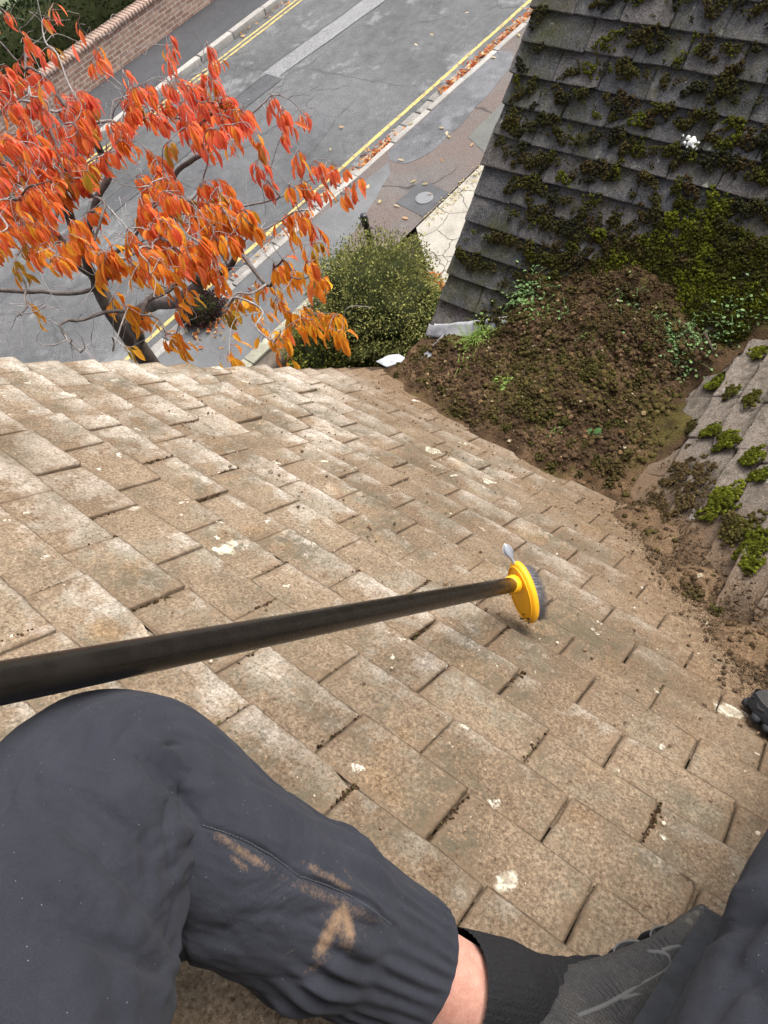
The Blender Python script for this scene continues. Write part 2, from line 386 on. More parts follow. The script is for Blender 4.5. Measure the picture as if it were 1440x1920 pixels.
def asphalt(name, c0, c1, patch=0.0, crack=0.0, red=None, rough=0.85, spk=0.5):
    t = NT(name)
    big = t.noise(0.55, 6, 0.65); mid = t.noise(5, 5, 0.7); fine = t.noise(75, 3, 0.8)
    c = t.ramp(t.math('ADD', t.math('MULTIPLY', big, 0.6), t.math('MULTIPLY', mid, 0.4)), [(0.36, c0), (0.62, c1)])
    if red:
        c = t.mix(t.ramp(t.noise(0.9, 5, 0.6), [(0.40, 0.0), (0.58, 0.9)]), c, red)
    c = t.mix(1.0, c, t.ramp(fine, [(0.3, (1 - spk,) * 3), (0.5, (1, 1, 1)), (0.72, (1 + spk * 1.4,) * 3)]), 'MULTIPLY')
    if patch:
        pl_ = t.ramp(t.noise(1.3, 6, 0.72), [(0.55, 0.0), (0.63, patch)]); c = t.mix(pl_, c, tuple(x * 1.55 for x in c1))
    if crack:
        w = t.warp(1.6, 0.45)
        d = t.vor(0.42, 'DISTANCE_TO_EDGE', co=w); e = t.ramp(d, [(0.0, 1.0), (0.012, 0.0)])
        brk = t.ramp(t.noise(0.8, 3), [(0.45, 0.0), (0.55, crack)])
        c = t.mix(t.math('MULTIPLY', e, brk), c, tuple(x * 0.35 for x in c0))
    t.col(c); t.bump(t.math('ADD', fine, mid), 0.5, 0.01); t.b.inputs['Roughness'].default_value = rough
    return t.m

def sheet(name, pts, z, mat, kind='structure', label=None, cat=None, sub=0):
    """flat sheet through street points; z above the ground"""
    V = np.array([st(a, b, z) for a, b in pts]); n = len(V)
    F = [[i, i + 1, n - 2 - i, n - 1 - i] for i in range(n // 2 - 1)] if n > 8 and n % 2 == 0 else [list(range(n))]
    o = mk(name, V, F, mat, smooth=False)
    o['kind'] = kind
    if label: o['label'] = label; o['category'] = cat
    return o

def ragged(s0, s1, tf, n, seed, amp):
    s_ = np.linspace(s0, s1, n); q = np.stack([s_ * 2.3, np.full(n, seed * 3.1), np.zeros(n)], -1)
    return [(a, tf(a) + amp * v) for a, v in zip(s_, fbm(q, 3, seed))]

m_soil = plain('garden_soil', (0.035, 0.028, 0.018), 0.95, 0.6, 6, 0.6)
g = mk('ground', np.array([[-150, -150, ZG - 0.12], [150, -150, ZG - 0.12], [150, 150, ZG - 0.12], [-150, 150, ZG - 0.12]]), [[0, 1, 2, 3]], m_soil, smooth=False)
tag(g, 'dark garden soil around the house and the street', 'ground', kind='structure')
m_road = asphalt('road_asphalt', (0.052, 0.054, 0.056), (0.108, 0.110, 0.112), 0.8, 0.45, spk=0.85)
tag(sheet('road', [(-60, 6.72), (60, 6.72), (60, 12.22), (-60, 12.22)], -0.1, m_road), 'worn grey asphalt street with cracks and patches', 'road', kind='structure')
m_strip = asphalt('trench_asphalt', (0.145, 0.147, 0.15), (0.195, 0.198, 0.20), 0.0, 0.0, spk=0.75)
def tL(s_): return 10.42 - 0.070 * (s_ - 12)
def tR(s_): return 9.93 - 0.085 * (s_ - 12)
e1 = ragged(8.25, 24, lambda a: tL(a), 40, 3, 0.02); e2 = ragged(8.25, 24, lambda a: tR(a), 40, 4, 0.02)
tag(sheet('road_patch', e2 + e1[::-1], -0.096, m_strip), 'long pale refilled trench down the middle of the street', 'road patch', kind='structure')
m_dk = asphalt('dark_asphalt', (0.050, 0.052, 0.055), (0.082, 0.084, 0.088), 0.0, 0.0, spk=0.5)
e1 = ragged(-3, 8.25, lambda a: 10.66 - 0.01 * a, 30, 5, 0.03); e2 = ragged(-3, 8.25, lambda a: 10.22 - 0.01 * a, 30, 6, 0.03)
tag(sheet('road_patch', e2 + e1[::-1], -0.096, m_dk), 'dark continuation of the refilled trench behind the tree', 'road patch', kind='structure')
e1 = ragged(5.2, 8.3, lambda a: 9.75 - 0.08 * (a - 7), 16, 7, 0.10); e2 = ragged(5.2, 8.3, lambda a: 8.05 + 0.25 * (a - 7), 16, 8, 0.12)
tag(sheet('road_patch', e2 + e1[::-1], -0.0945, asphalt('dark_asphalt_b', (0.055, 0.057, 0.060), (0.105, 0.107, 0.11), 0.2, 0, spk=0.5)),
    'irregular dark asphalt repair by the near yellow line', 'road patch', kind='structure')
# dark sealed joints of the trench
m_tar = plain('tar', (0.045, 0.045, 0.046), 0.7, 0.2, 20)
for k, (fn, s0, s1) in enumerate(((tL, 8.3, 24), (tR, 8.3, 24), (lambda a: 10.22 - 0.01 * a, 4, 8.2), (lambda a: 10.66 - 0.01 * a, 4, 8.2))):
    e1 = ragged(s0, s1, lambda a: fn(a) + 0.012, 60, 11 + k, 0.018); e2 = [(a, b - 0.010 - 0.008 * rng.random()) for a, b in e1]
    tag(sheet('road_joint', e2 + e1[::-1], -0.0915, m_tar), 'thin tarred joint along edge %s of the refilled trench' % ('abcd'[k]), 'road joint', kind='structure')
def wander(P, n, amp, seed):
    Q = spline(np.array([(a, b, 0) for a, b in P]), n)
    f = fbm(np.stack([np.arange(n) * 0.35, np.full(n, seed), np.zeros(n)], -1), 3, seed); Q[:, 1] += amp * f
    return [(a, b) for a, b, _ in Q]
for k, P in enumerate([[(13.2, 11.6), (12.3, 10.6), (11.6, 9.8), (11.1, 8.9), (10.3, 7.9), (9.4, 7.35)], [(9.2, 11.0), (9.9, 10.4)], [(7.8, 9.6), (8.6, 8.6), (8.4, 7.5)], [(5.5, 9.5), (7.2, 9.1), (8.3, 9.2)], [(12.8, 9.4), (12.2, 8.2), (12.6, 7.4)]]):
    q = wander(P, 40, 0.12, 31 + k)
    e = [(a + 0.006 * rng.random(), b + 0.004 + 0.006 * rng.random()) for a, b in q]
    tag(sheet('road_joint', q + e[::-1], -0.0885, m_tar), 'wandering crack number %d across the street surface' % (k + 1), 'road crack', kind='structure')

# yellow lines (worn, in short pieces of one marking each)
t = NT('yellow_paint'); nn = t.ramp(t.noise(12, 6, 0.8), [(0.40, 0.0), (0.52, 1.0)])
t.col(t.mix(nn, (0.17, 0.155, 0.10), t.ramp(t.noise(60, 3), [(0.3, (0.36, 0.27, 0.085)), (0.7, (0.55, 0.43, 0.16))]))); m_yel = t.m
for nm, t0, w, lab in (('near', 7.205, 0.072, 'single worn yellow line along the near kerb'), ('far', 11.80, 0.055, 'inner of the double yellow lines by the far kerb'), ('far', 11.925, 0.055, 'outer of the double yellow lines by the far kerb')):
    e1 = ragged(-30, 40, lambda a: t0 + w, 220, 21, 0.012); e2 = ragged(-30, 40, lambda a: t0, 220, 22, 0.012)
    tag(sheet('road_marking', e2 + e1[::-1], -0.0955, m_yel), lab, 'road marking', kind='structure')

# kerbs: real steps, stone by stone in one strip each
m_kerb = asphalt('kerb_stone', (0.20, 0.19, 0.175), (0.33, 0.315, 0.29), 0.3, 0, spk=0.4)
def kerb(t0, t1, ztop, lab, s0=-40, s1=45):
    parts = []; x = s0
    while x < s1:
        L = 0.9 * (0.95 + 0.1 * rng.random()); dz = 0.006 * rng.normal(); dt = 0.008 * rng.normal()
        V, F = box((x + 0.006, t0 + dt, -0.16), (x + L - 0.006, t1 + dt, ztop + dz))
        parts.append((np.array([st(*v) for v in V]), F)); x += L
    V, F = join(parts); o = mk('kerb', V, F, m_kerb, smooth=False)
    b = o.modifiers.new('b', 'BEVEL'); b.width = 0.012; b.segments = 2
    return tag(o, lab, 'kerb', kind='structure')
kerb(6.72, 6.83, 0.008, 'pale narrow stone kerb of the near pavement')
kerb(12.20, 12.35, 0.03, 'pale stone kerb of the far pavement')
# gutter setts along the near kerb
parts = []; x = -12
m_sett = asphalt('gutter_stone', (0.15, 0.142, 0.13), (0.27, 0.255, 0.235), 0.4, 0, spk=0.5)
while x < 16:
    L = 0.42 * (0.8 + 0.5 * rng.random())
    V, F = box((x + 0.012, 6.842 + 0.01 * rng.random(), -0.16), (x + L - 0.012, 7.05 + 0.05 * rng.random(), -0.086 + 0.008 * rng.random()))
    parts.append((np.array([st(*v) for v in V]), F)); x += L
V, F = join(parts); o = mk('gutter_setts', V, F, m_sett, smooth=False)
b = o.modifiers.new('b', 'BEVEL'); b.width = 0.015; b.segments = 2
tag(o, 'row of pale worn gutter stones beside the near kerb', 'gutter', kind='structure')

m_pave = asphalt('pavement_asphalt', (0.080, 0.073, 0.069), (0.120, 0.110, 0.104), 0.15, 0.9, red=(0.112, 0.087, 0.076), spk=0.45)
tag(sheet('pavement', [(-60, 5.14), (60, 5.14), (60, 6.72), (-60, 6.72)], 0.0, m_pave), 'reddish brown asphalt pavement on the near side', 'pavement', kind='structure')
m_blk = asphalt('black_asphalt', (0.055, 0.056, 0.060), (0.135, 0.137, 0.145), 0.4, 0, spk=0.7)
e1 = [(7.15, 6.42), (7.3, 6.66), (8.2, 6.70), (9.2, 6.71), (10.3, 6.71)]; e2 = [(7.2, 6.18), (7.7, 6.02), (8.4, 6.05), (9.3, 6.12), (9.9, 6.22), (10.35, 6.45)]
tag(sheet('pavement_patch', wander(e2, 24, 0.05, 51) + wander(e1, 24, 0.03, 52)[::-1], 0.0045, m_blk), 'tapering black asphalt patch along the near kerb', 'pavement patch', kind='structure')
e2 = [(0.0, 5.20), (2.5, 5.30), (5.0, 5.75), (6.9, 6.25)]; e1 = [(0.0, 6.6), (2.0, 6.70), (4.6, 6.70), (7.1, 6.5)]
tag(sheet('pavement_patch', wander(e2, 24, 0.07, 53) + wander(e1, 24, 0.01, 54)[::-1], 0.004, asphalt('grey_pave', (0.085, 0.087, 0.09), (0.135, 0.137, 0.14), 0.1, 0, spk=0.35)),
    'grey asphalt stretch of pavement under the tree', 'pavement patch', kind='structure')
tag(sheet('pavement_patch', [(7.9, 5.15), (8.9, 5.15), (9.1, 5.75), (8.15, 5.72)], 0.0045, asphalt('olive_pave', (0.085, 0.086, 0.080), (0.125, 0.125, 0.115), 0, 0, spk=0.4)),
    'square olive grey patch at the back of the pavement', 'pavement patch', kind='structure')
tag(sheet('pavement_patch', [(6.35, 5.18), (6.95, 5.16), (7.0, 5.72), (6.4, 5.75)], 0.0047, m_dk), 'dark square of asphalt round the utility cover', 'pavement patch', kind='structure')
a = np.arange(28) / 28 * 2 * np.pi
V = np.concatenate([st(6.68 + 0.135 * np.cos(a), 5.42 + 0.135 * np.sin(a), 0.0), st(6.68 + 0.135 * np.cos(a), 5.42 + 0.135 * np.sin(a), 0.014), st(6.68 + 0.11 * np.cos(a), 5.42 + 0.11 * np.sin(a), 0.017)])
F = [[i, (i + 1) % 28, 28 + (i + 1) % 28, 28 + i] for i in range(28)] + [[28 + i, 28 + (i + 1) % 28, 56 + (i + 1) % 28, 56 + i] for i in range(28)] + [list(range(56, 84))]
tag(mk('utility_cover', V, F, plain('cover_metal', (0.15, 0.153, 0.157), 0.6, 0.2, 40), smooth=False), 'small round grey utility cover set in the pavement', 'manhole cover')

m_far = asphalt('far_pave', (0.040, 0.041, 0.044), (0.065, 0.066, 0.070), 0.0, 0.3, spk=0.3)
tag(sheet('pavement', [(-60, 12.35), (60, 12.35), (60, 13.7), (-60, 13.7)], 0.016, m_far), 'dark damp asphalt pavement on the far side', 'pavement', kind='structure')
# driveway of pale concrete beside the house, cracked
t = NT('driveway_concrete'); f = t.noise(40, 4, 0.7); b_ = t.noise(3, 5, 0.7)
c = t.ramp(t.math('ADD', t.math('MULTIPLY', f, 0.4), t.math('MULTIPLY', b_, 0.6)), [(0.3, (0.17, 0.155, 0.125)), (0.5, (0.29, 0.27, 0.23)), (0.7, (0.38, 0.355, 0.31))])
d = t.vor(2.3, 'DISTANCE_TO_EDGE', co=t.warp(5, 0.12)); e = t.ramp(d, [(0.0, 1.0), (0.02, 0.0)])
c = t.mix(e, c, (0.07, 0.06, 0.045)); t.col(c); t.bump(t.math('SUBTRACT', f, e), 0.6, 0.01); m_drive = t.m
tag(sheet('driveway', [(4.5, 3.2), (4.4, 0.6), (9.4, 0.6), (9.4, 5.10), (6.1, 5.10), (5.55, 4.47), (5.11, 4.02)], 0.02, m_drive), 'pale cracked concrete drive beside the house', 'driveway', kind='structure')
tag(sheet('lawn', [(-40, 14.3), (60, 14.3), (60, 40), (-40, 40)], 0.02, plain('pale_lawn', (0.13, 0.145, 0.085), 0.95, 0.45, 5)), 'pale lawn behind the far hedge', 'lawn', kind='structure')

# far brick wall
BR = NT('wall_brick')
uvn = BR.n('ShaderNodeUVMap'); uvn.uv_map = 'tile'
bk = BR.n('ShaderNodeTexBrick'); BR.l(uvn.outputs[0], bk.inputs['Vector'])
bk.inputs['Color1'].default_value = (0.30, 0.18, 0.14, 1); bk.inputs['Color2'].default_value = (0.44, 0.30, 0.235, 1); bk.inputs['Mortar'].default_value = (0.50, 0.44, 0.38, 1)
bk.inputs['Scale'].default_value = 1.0; bk.inputs['Brick Width'].default_value = 0.225; bk.inputs['Row Height'].default_value = 0.078; bk.inputs['Mortar Size'].default_value = 0.011; bk.inputs['Bias'].default_value = -0.1
dn = BR.ramp(BR.noise(9, 5, 0.7), [(0.3, (0.62, 0.60, 0.60)), (0.7, (1.2, 1.17, 1.12))])
BR.col(BR.mix(1.0, bk.outputs['Color'], dn, 'MULTIPLY')); BR.bump(BR.math('SUBTRACT', BR.noise(60, 3), bk.outputs['Fac']), 0.8, 0.012)
m_brick = BR.m
bw = thing('garden_wall', 'weathered red brick wall with a pale mortar face across the street', 'brick wall', loc=tuple(st(8, 13.7)))
def wall_part(name, s0, s1, t0, t1, z0, z1, mat, parent):
    V, F = box((s0, t0, z0), (s1, t1, z1)); n = len(V)
    W, U, FF = [], [], []
    for f in F[0]:
        q = V[f]; W += list(q); ax = 0 if np.ptp(q[:, 0]) > 0.5 else 1
        U += [(v[ax] + (0 if np.ptp(q[:, 2]) > 0 else 0), v[2] if np.ptp(q[:, 2]) > 0.001 else v[1]) for v in q]; FF.append([len(W) - 4, len(W) - 3, len(W) - 2, len(W) - 1])
    W = np.array([st(*w) for w in W]) - np.array(parent.location)
    return mk(name, W, np.array(FF), mat, parent, smooth=False, uv=U)
wall_part('brick_face', -20, 40, 13.66, 13.88, 0.0, 0.62, m_brick, bw)
parts = []; x = -6.0
while x < 20:
    V, F = box((x + 0.005, 13.63, 0.622 + 0.006 * rng.random()), (x + 0.072, 13.91, 0.72 + 0.012 * rng.random())); parts.append((np.array([st(*v) for v in V]) - np.array(bw.location), F)); x += 0.078
V, F = join(parts)
mk('coping', V, F, plain('coping_brick', (0.33, 0.235, 0.19), 0.95, 0.45, 9, 0.4), bw, smooth=False)

# ================================================================ THE HOUSE
GX = 1.33                 # the gutter between the two gables lies at x = 1.33, z = -1.33
C3 = -1.86                # cross roof plane: y + z = C3
W, G = 0.165, 0.1004
house = thing('house', 'house with two parallel tiled front gables and a valley gutter between them', 'house')
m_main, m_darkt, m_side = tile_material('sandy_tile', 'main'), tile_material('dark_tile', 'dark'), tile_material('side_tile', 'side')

def tiles(frame, courses, mat, name, label, w=W, g=G, nu=8, nv=7, th=0.012, rough=1.0, seed=0, lift=0.006, edge_w=0.0012):
    """frame(a, b, n) -> world; courses: list of (b of the upper line, [joint a positions])"""
    r = np.random.default_rng(seed)
    over = 0.05
    us = np.concatenate([[0.0], np.linspace(0.03, 0.97, nu - 2), [1.0]]); vs = np.concatenate([np.linspace(-over / g, 0.9, nv - 2), [0.965, 1.0]])
    U, Vv = np.meshgrid(us, vs, indexing='ij')
    idx = np.arange(nu * nv).reshape(nu, nv)
    Ft = np.stack([idx[:-1, :-1], idx[1:, :-1], idx[1:, 1:], idx[:-1, 1:]], -1).reshape(-1, 4)
    # rim: both sides and the lower edge
    rim = list(idx[0, :]) + list(idx[1:, -1]) + list(idx[-1, :-1][::-1])
    VV, FF, UVS, o = [], [], [], 0
    for b0, J in courses:
        for j in range(len(J) - 1):
            a0, a1 = J[j], J[j + 1]
            gap = 0.0005 + (abs(r.normal(0, 0.0016)) + 0.001 if r.random() < 0.45 else 0) + (0.0045 * r.random() if r.random() < (0.45 if seed == 1 and b0 < 0.45 else 0.15) else 0)
            a = a0 + gap / 2 + U * (a1 - a0 - gap); b = b0 + Vv * g
            b = b + r.normal(0, 0.0018) + (U - 0.5) * r.normal(0, 0.0025)
            n = (-th) * (1 - Vv) + (U - 0.5) * r.normal(0, 0.0030) + r.normal(0, 0.0015) + np.abs(r.normal(0, lift)) * np.clip(Vv, 0, 1) ** 2 * 0.35
            n = n - 0.0010 * np.maximum(Vv, 0) ** 2 - 0.0005 * (2 * U - 1) ** 2
            q = np.stack([a * 60, b * 60, np.full_like(a, seed + 3.3 * j)], -1)
            nn = fbm(q, 3, seed); n2 = fbm(q * 2.1 + 7, 2, seed + 5)
            n = n + 0.0011 * rough * nn
            e = (U < 0.001) | (U > 0.999); e2 = Vv > 0.999
            a = a + np.where(e, edge_w * n2 * 1.6, 0); b = b + np.where(e2, edge_w * 2.0 * (n2 + 0.7 * nn), 0)
            cr = (np.minimum(U, 1 - U) < 0.001) & e2; n = n - np.where(cr, 0.0006, 0) - np.where(e | e2, 0.0007, 0)
            b = b - np.where(cr, 0.0022 * abs(r.normal()), 0) - np.where((U > 0.75) & e2 & (r.random() < 0.08), 0.012 * (U - 0.7) * 3, 0)
            top = frame(a.ravel(), b.ravel(), n.ravel())
            # the rim drops by the tile's thickness
            k = np.array(rim); low = frame(a.ravel()[k], b.ravel()[k] - 0.001, n.ravel()[k] - th - 0.002)
            VV += [top, low]; m = nu * nv; i = np.arange(len(rim) - 1)
            FF.append(Ft + o); FF.append(np.stack([k[:-1], k[1:], m + i + 1, m + i], -1) + o)
            uu = np.stack([U.ravel(), Vv.ravel()], -1); UVS += [uu, np.stack([uu[k, 0], np.full(len(k), -0.6)], -1)]
            o += m + len(rim)
    ob = mk(name, np.concatenate(VV), np.concatenate(FF), mat, house, uv=np.concatenate(UVS))
    if label: ob['label'] = label
    return ob

# --- main slope: joints measured course by course, verge at the street end
dk = {-2: .8699, -1: .4507, 0: 0.0, 1: -.4142, 2: -.9115, 3: -1.3618, 4: -1.8176, 5: -2.2726, 6: -2.7255}
courses = []; r = np.random.default_rng(3)
def verge_a(b): return -0.40 + 0.098 * (b - 0.28)      # the verge is not quite square to the courses
for k in range(-13, 19):
    d = dk[k] if k in dk else (dk[6] - 0.452 * (k - 6) if k > 6 else dk[-2] + 0.44 * (-2 - k)) + r.normal(0, 0.05)
    va = verge_a((k + 0.5) * G); J = [va + r.normal(0, 0.006)]
    n = math.floor(va / W - d) + 1
    while (n + d) * W < 3.2:
        a = (n + d) * W + r.normal(0, 0.0025)
        if a - J[-1] > 0.05: J.append(a)
        n += 1
    courses.append((k * G, J))
main_tiles = tiles(pl, courses, m_main, 'tiled_roof', 'sandy brown brushed roof slope with pale lichen', seed=1, nu=9, nv=8, th=0.009, lift=0.0045)
m_deck = plain('roof_dirt', (0.045, 0.030, 0.018), 0.98, 0.6, 60, 0.6)
q = pl([-0.36, 3.2, 3.2, -0.36], [-1.6, -1.6, 1.86, 1.86], [-0.032] * 4)
mk('roof_deck', q, [[0, 1, 2, 3]], m_deck, house, smooth=False)

# --- dark slope beyond the gutter
def dark(a, b, n):
    a, b, n = np.broadcast_arrays(np.asarray(a, float), np.asarray(b, float), np.asarray(n, float))
    return np.stack([GX - R2 * b - R2 * n, -a, -GX - R2 * b + R2 * n], -1)      # b counts down the slope: b = -distance from the gutter
courses = []
for k in range(1, 33):
    off = (0.085 if k % 2 else 0.0) + r.normal(0, 0.012)
    J = [-0.205 + r.normal(0, 0.004)]; a = -0.205 + (W if k % 2 else W * 1.5) + r.normal(0, 0.01)
    while a < 2.6: J.append(a); a += W + r.normal(0, 0.004)
    courses.append((-(k + 1.03) * 0.1, J))
dark_tiles = tiles(dark, courses, m_darkt, 'tiled_roof', 'dark mossy roof slope with a lead tipped corner', g=0.1, seed=2, nu=7, nv=7, th=0.015, rough=1.3, lift=0.006, edge_w=0.0016)
q = dark([-0.19, 2.6, 2.6, -0.19], [-3.35] * 2 + [0.0] * 2, -0.036)
mk('roof_deck', q, [[0, 1, 2, 3]], m_deck, house, smooth=False)

# --- cross roof that meets both valleys
def side(a, b, n):
    a, b, n = np.broadcast_arrays(np.asarray(a, float), np.asarray(b, float), np.asarray(n, float))
    y = R2 * b + R2 * n
    return np.stack([a, y + 0 * a, C3 - R2 * b + R2 * n], -1)
courses = []
for k in range(0, 26):
    b0 = -0.685 - 0.1 * (k + 1); yv = R2 * (b0 + 0.05)            # valley limits at this height
    z = C3 - yv; x0, x1 = -z - 0.12, 2 * GX + z + 0.12
    a = x0 - 0.17 * r.random(); J = [a]
    while a < x1: a += W * 1.02 + r.normal(0, 0.006); J.append(a)
    courses.append((b0, J))
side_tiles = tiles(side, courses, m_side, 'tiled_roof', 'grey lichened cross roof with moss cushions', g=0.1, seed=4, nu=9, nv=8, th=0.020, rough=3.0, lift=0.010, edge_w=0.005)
zt = 1.4
V = np.array([[GX, C3 + GX, -GX], [-zt, C3 - zt, zt], [2 * GX + zt, C3 - zt, zt]]) - np.array([0, 0.025, 0.025])
mk('roof_deck', V, [[0, 1, 2]], m_deck, house, smooth=False)

# --- far slopes, gable walls, gutter lead
m_wall = plain('house_render', (0.30, 0.21, 0.16), 0.95, 0.25, 8, 0.3)
zr = 1.131; xr = -1.131
mk('rear_slope', np.array([[xr, 0.42, zr - .03], [xr, -3.2, zr - .03], [-3.8, -3.2, -1.54], [-3.8, 0.42, -1.54]]), [[0, 1, 2, 3]], m_main, house, smooth=False)
xd, zd = GX + 3.35 * R2, -GX + 3.35 * R2
mk('rear_slope', np.array([[xd, .2, zd - .03], [xd + 2.4, .2, zd - 2.43], [xd + 2.4, -2.6, zd - 2.43], [xd, -2.6, zd - .03]]), [[0, 1, 2, 3]], m_darkt, house, smooth=False)
def prism(poly, y0, y1):
    P0 = np.array([[x, y0, z] for x, z in poly]); P1 = np.array([[x, y1, z] for x, z in poly]); n = len(poly)
    return np.concatenate([P0, P1]), [list(range(n)), list(range(2 * n - 1, n - 1, -1))] + [[i, n + i, n + (i + 1) % n, (i + 1) % n] for i in range(n)]
V, F = prism([(-3.6, ZG), (GX - 0.02, ZG), (GX - 0.02, -GX - 0.08), (xr, zr - 0.09), (-3.6, -1.43)], -3.0, 0.14)
mk('wall', V, F, m_wall, house, smooth=False)
V, F = prism([(GX + 0.02, ZG), (xd + 2.2, ZG), (xd + 2.2, zd - 2.33), (xd, zd - 0.09), (GX + 0.02, -GX - 0.08)], -2.5, 0.05)
mk('wall', V, F, m_wall, house, smooth=False)
# lead lining the gutter; its bright turned-up ends show at the front
t = NT('lead'); n_ = t.noise(14, 5, 0.7)
t.col(t.ramp(n_, [(0.3, (0.16, 0.17, 0.185)), (0.5, (0.38, 0.39, 0.41)), (0.72, (0.62, 0.62, 0.63))])); t.b.inputs['Roughness'].default_value = 0.6; t.b.inputs['Metallic'].default_value = 0.15
t.bump(n_, 0.4, 0.01); m_lead = t.m
def lead(name, P, Q, n=18, amp=0.006, seed=0):
    """strip between two polylines of equal length, dressed unevenly, 3 mm thick"""
    A, B = spline(np.array(P), n), spline(np.array(Q), n); m = 7
    u = np.linspace(0, 1, m)[None, :, None]; S = A[:, None] * (1 - u) + B[:, None] * u
    S = S.reshape(-1, 3); S[:, 2] += amp * fbm(S * 22, 3, seed)
    i = np.arange(n - 1)[:, None] * m; j = np.arange(m - 1)[None]
    F = np.stack([i + j, i + j + 1, i + m + j + 1, i + m + j], -1).reshape(-1, 4)
    o = mk(name, S, F, m_lead, house); sm = o.modifiers.new('s', 'SOLIDIFY'); sm.thickness = 0.004; return o
lead('lead_flashing', [(1.475, .215, -1.19), (1.50, .10, -1.155), (1.565, -.10, -1.09)], [(1.440, .215, -1.222), (1.452, .10, -1.207), (1.47, -.10, -1.19)], seed=3)
lead('lead_flashing', [(1.235, .262, -1.232), (1.30, .262, -1.275), (1.36, .258, -1.31)], [(1.235, .315, -1.225), (1.30, .32, -1.265), (1.36, .31, -1.30)], seed=5)['label'] = 'short white end of the gutter lead'
lead('lead_gutter', [(1.15, .16, -1.20), (1.15, -.3, -1.19), (1.15, -.6, -1.18)], [(1.52, .13, -1.20), (1.52, -.3, -1.19), (1.52, -.6, -1.18)], seed=6)
o = house.children[-1]
vs = o.data.vertices
for v in vs: v.co.z = -GX + max(0.0, abs(v.co.x - GX) - 0.07) * 1.0 - 0.006
mk('fascia_board', *prism([(1.12, -1.22), (1.24, -1.335), (1.42, -1.335), (1.54, -1.22), (1.54, -1.5), (1.12, -1.5)], 0.145, 0.17), plain('white_board', (0.62, 0.62, 0.60), 0.6, 0.1, 10), house, smooth=False)

# --- white dropping on the dark slope
def roof_hit(px, py, plane):
    r_ = pt(px, py, 1.0) - CAM
    n, d = plane
    return CAM + r_ * ((d - n @ CAM) / (n @ r_))
P_MAIN = (np.array([R2, 0, R2]), 0.0); P_DARK = (np.array([-R2, 0, R2]), -2 * GX * R2); P_SIDE = (np.array([0, R2, R2]), C3 * R2)
m_white = plain('chalk_white', (0.80, 0.80, 0.77), 0.9, 0.12, 40)
parts = []
for px, py, rr in ((1297, 266, 0.013), (1290, 258, 0.007), (1302, 277, 0.011), (1284, 268, 0.005), (1281, 254, 0.004), (1292, 284, 0.006), (1288, 276, 0.003), (1309, 268, 0.004)):
    c = roof_hit(px, py, P_DARK); ang = np.arange(18) / 18 * 2 * np.pi
    rad = rr * (1 + 0.55 * fbm(np.stack([np.cos(ang) * 2, np.sin(ang) * 2, np.full(18, px)], -1), 2, 9))
    ring = np.stack([rad * np.cos(ang), rad * np.sin(ang)], -1)
    ea, eb = np.array([0, -1.0, 0]), np.array([-R2, 0, -R2]); n = P_DARK[0]
    V = np.concatenate([c + ring[:, :1] * ea + ring[:, 1:] * eb + n * -0.001, (c + n * 0.0045)[None], c + 0.7 * (ring[:, :1] * ea + ring[:, 1:] * eb) + n * 0.004])
    i = np.arange(18); j = (i + 1) % 18
    parts.append((V, [np.stack([i, j, 19 + j, 19 + i], -1), np.stack([19 + i, 19 + j, np.full(18, 18)], -1)]))
V, F = join(parts); mk('dropping', V, F, m_white, house)['label'] = 'splash of white bird dropping on the dark slope'

# ================================================================ MOSS, DEBRIS AND WEEDS ON THE ROOF
def roofs(x, y):
    """height of the highest roof slope above (x, y)"""
    return np.maximum(np.maximum(-x, x - 2 * GX), C3 - y)

CP = np.array([  # x, y, z of the debris surface
    (1.30, .27, -1.262), (1.38, .25, -1.262), (1.45, .20, -1.238), (1.18, .16, -1.18), (1.39, .10, -1.197), (1.46, .04, -1.178), (1.53, -.05, -1.14), (1.50, .09, -1.195),
    (1.10, -.02, -1.10), (1.043, -.232, -1.043), (1.30, -.2, -1.06), (1.55, -.2, -1.02), (1.72, -.16, -.965), (1.85, -.25, -.875),
    (1.00, -.42, -1.005), (.98, -.556, -.975), (1.3, -.52, -.985), (1.6, -.5, -.955), (1.80, -.5, -.885), (1.95, -.45, -.80),
    (1.00, -.72, -1.00), (1.02, -.80, -1.01), (1.09, -.83, -1.03), (1.3, -.72, -1.03), (1.50, -.79, -1.06), (1.65, -.83, -.99), (1.80, -.9, -.90), (1.95, -.75, -.80),
    (.90, -.92, -.898), (.84, -1.02, -.812), (.70, -1.15, -.684), (.55, -1.29, -.544), (.42, -1.42, -.435), (.80, -.6, -.86), (.82, -.2, -.88), (.95, .15, -1.02), (.5, -1.1, -.60), (2.1, -.5, -.68), (2.0, .1, -.80), (1.7, .15, -1.05),
    (.95, -1.2, -.78), (1.3, -1.1, -.85), (1.7, -1.1, -.85)])
def rbf(P, Q):
    d = np.linalg.norm(P[:, None, :2] - CP[None, :, :2], axis=2)
    w = 1 / (d ** 3 + 1e-4); return (w * CP[None, :, 2]).sum(1) / w.sum(1)
nx, ny = 330, 380
X, Y = np.meshgrid(np.linspace(.35, 2.08, nx), np.linspace(-1.5, .30, ny), indexing='ij')
P = np.stack([X.ravel(), Y.ravel(), np.zeros(X.size)], -1)
H = rbf(P, CP)
cl = 1 - np.abs(fbm(P * 24, 4, 41)) * 2
cl2 = np.abs(vnoise(P * 55, 43)); cl3 = vnoise(P * 110, 44)
depth_ = H - roofs(P[:, 0], P[:, 1])
thick = np.clip((depth_ + 0.01) / 0.09, 0.22, 1)
H = H + thick * (0.016 * fbm(P * 9, 3, 42) + 0.013 * cl + 0.012 * cl2 + 0.004 * cl3)
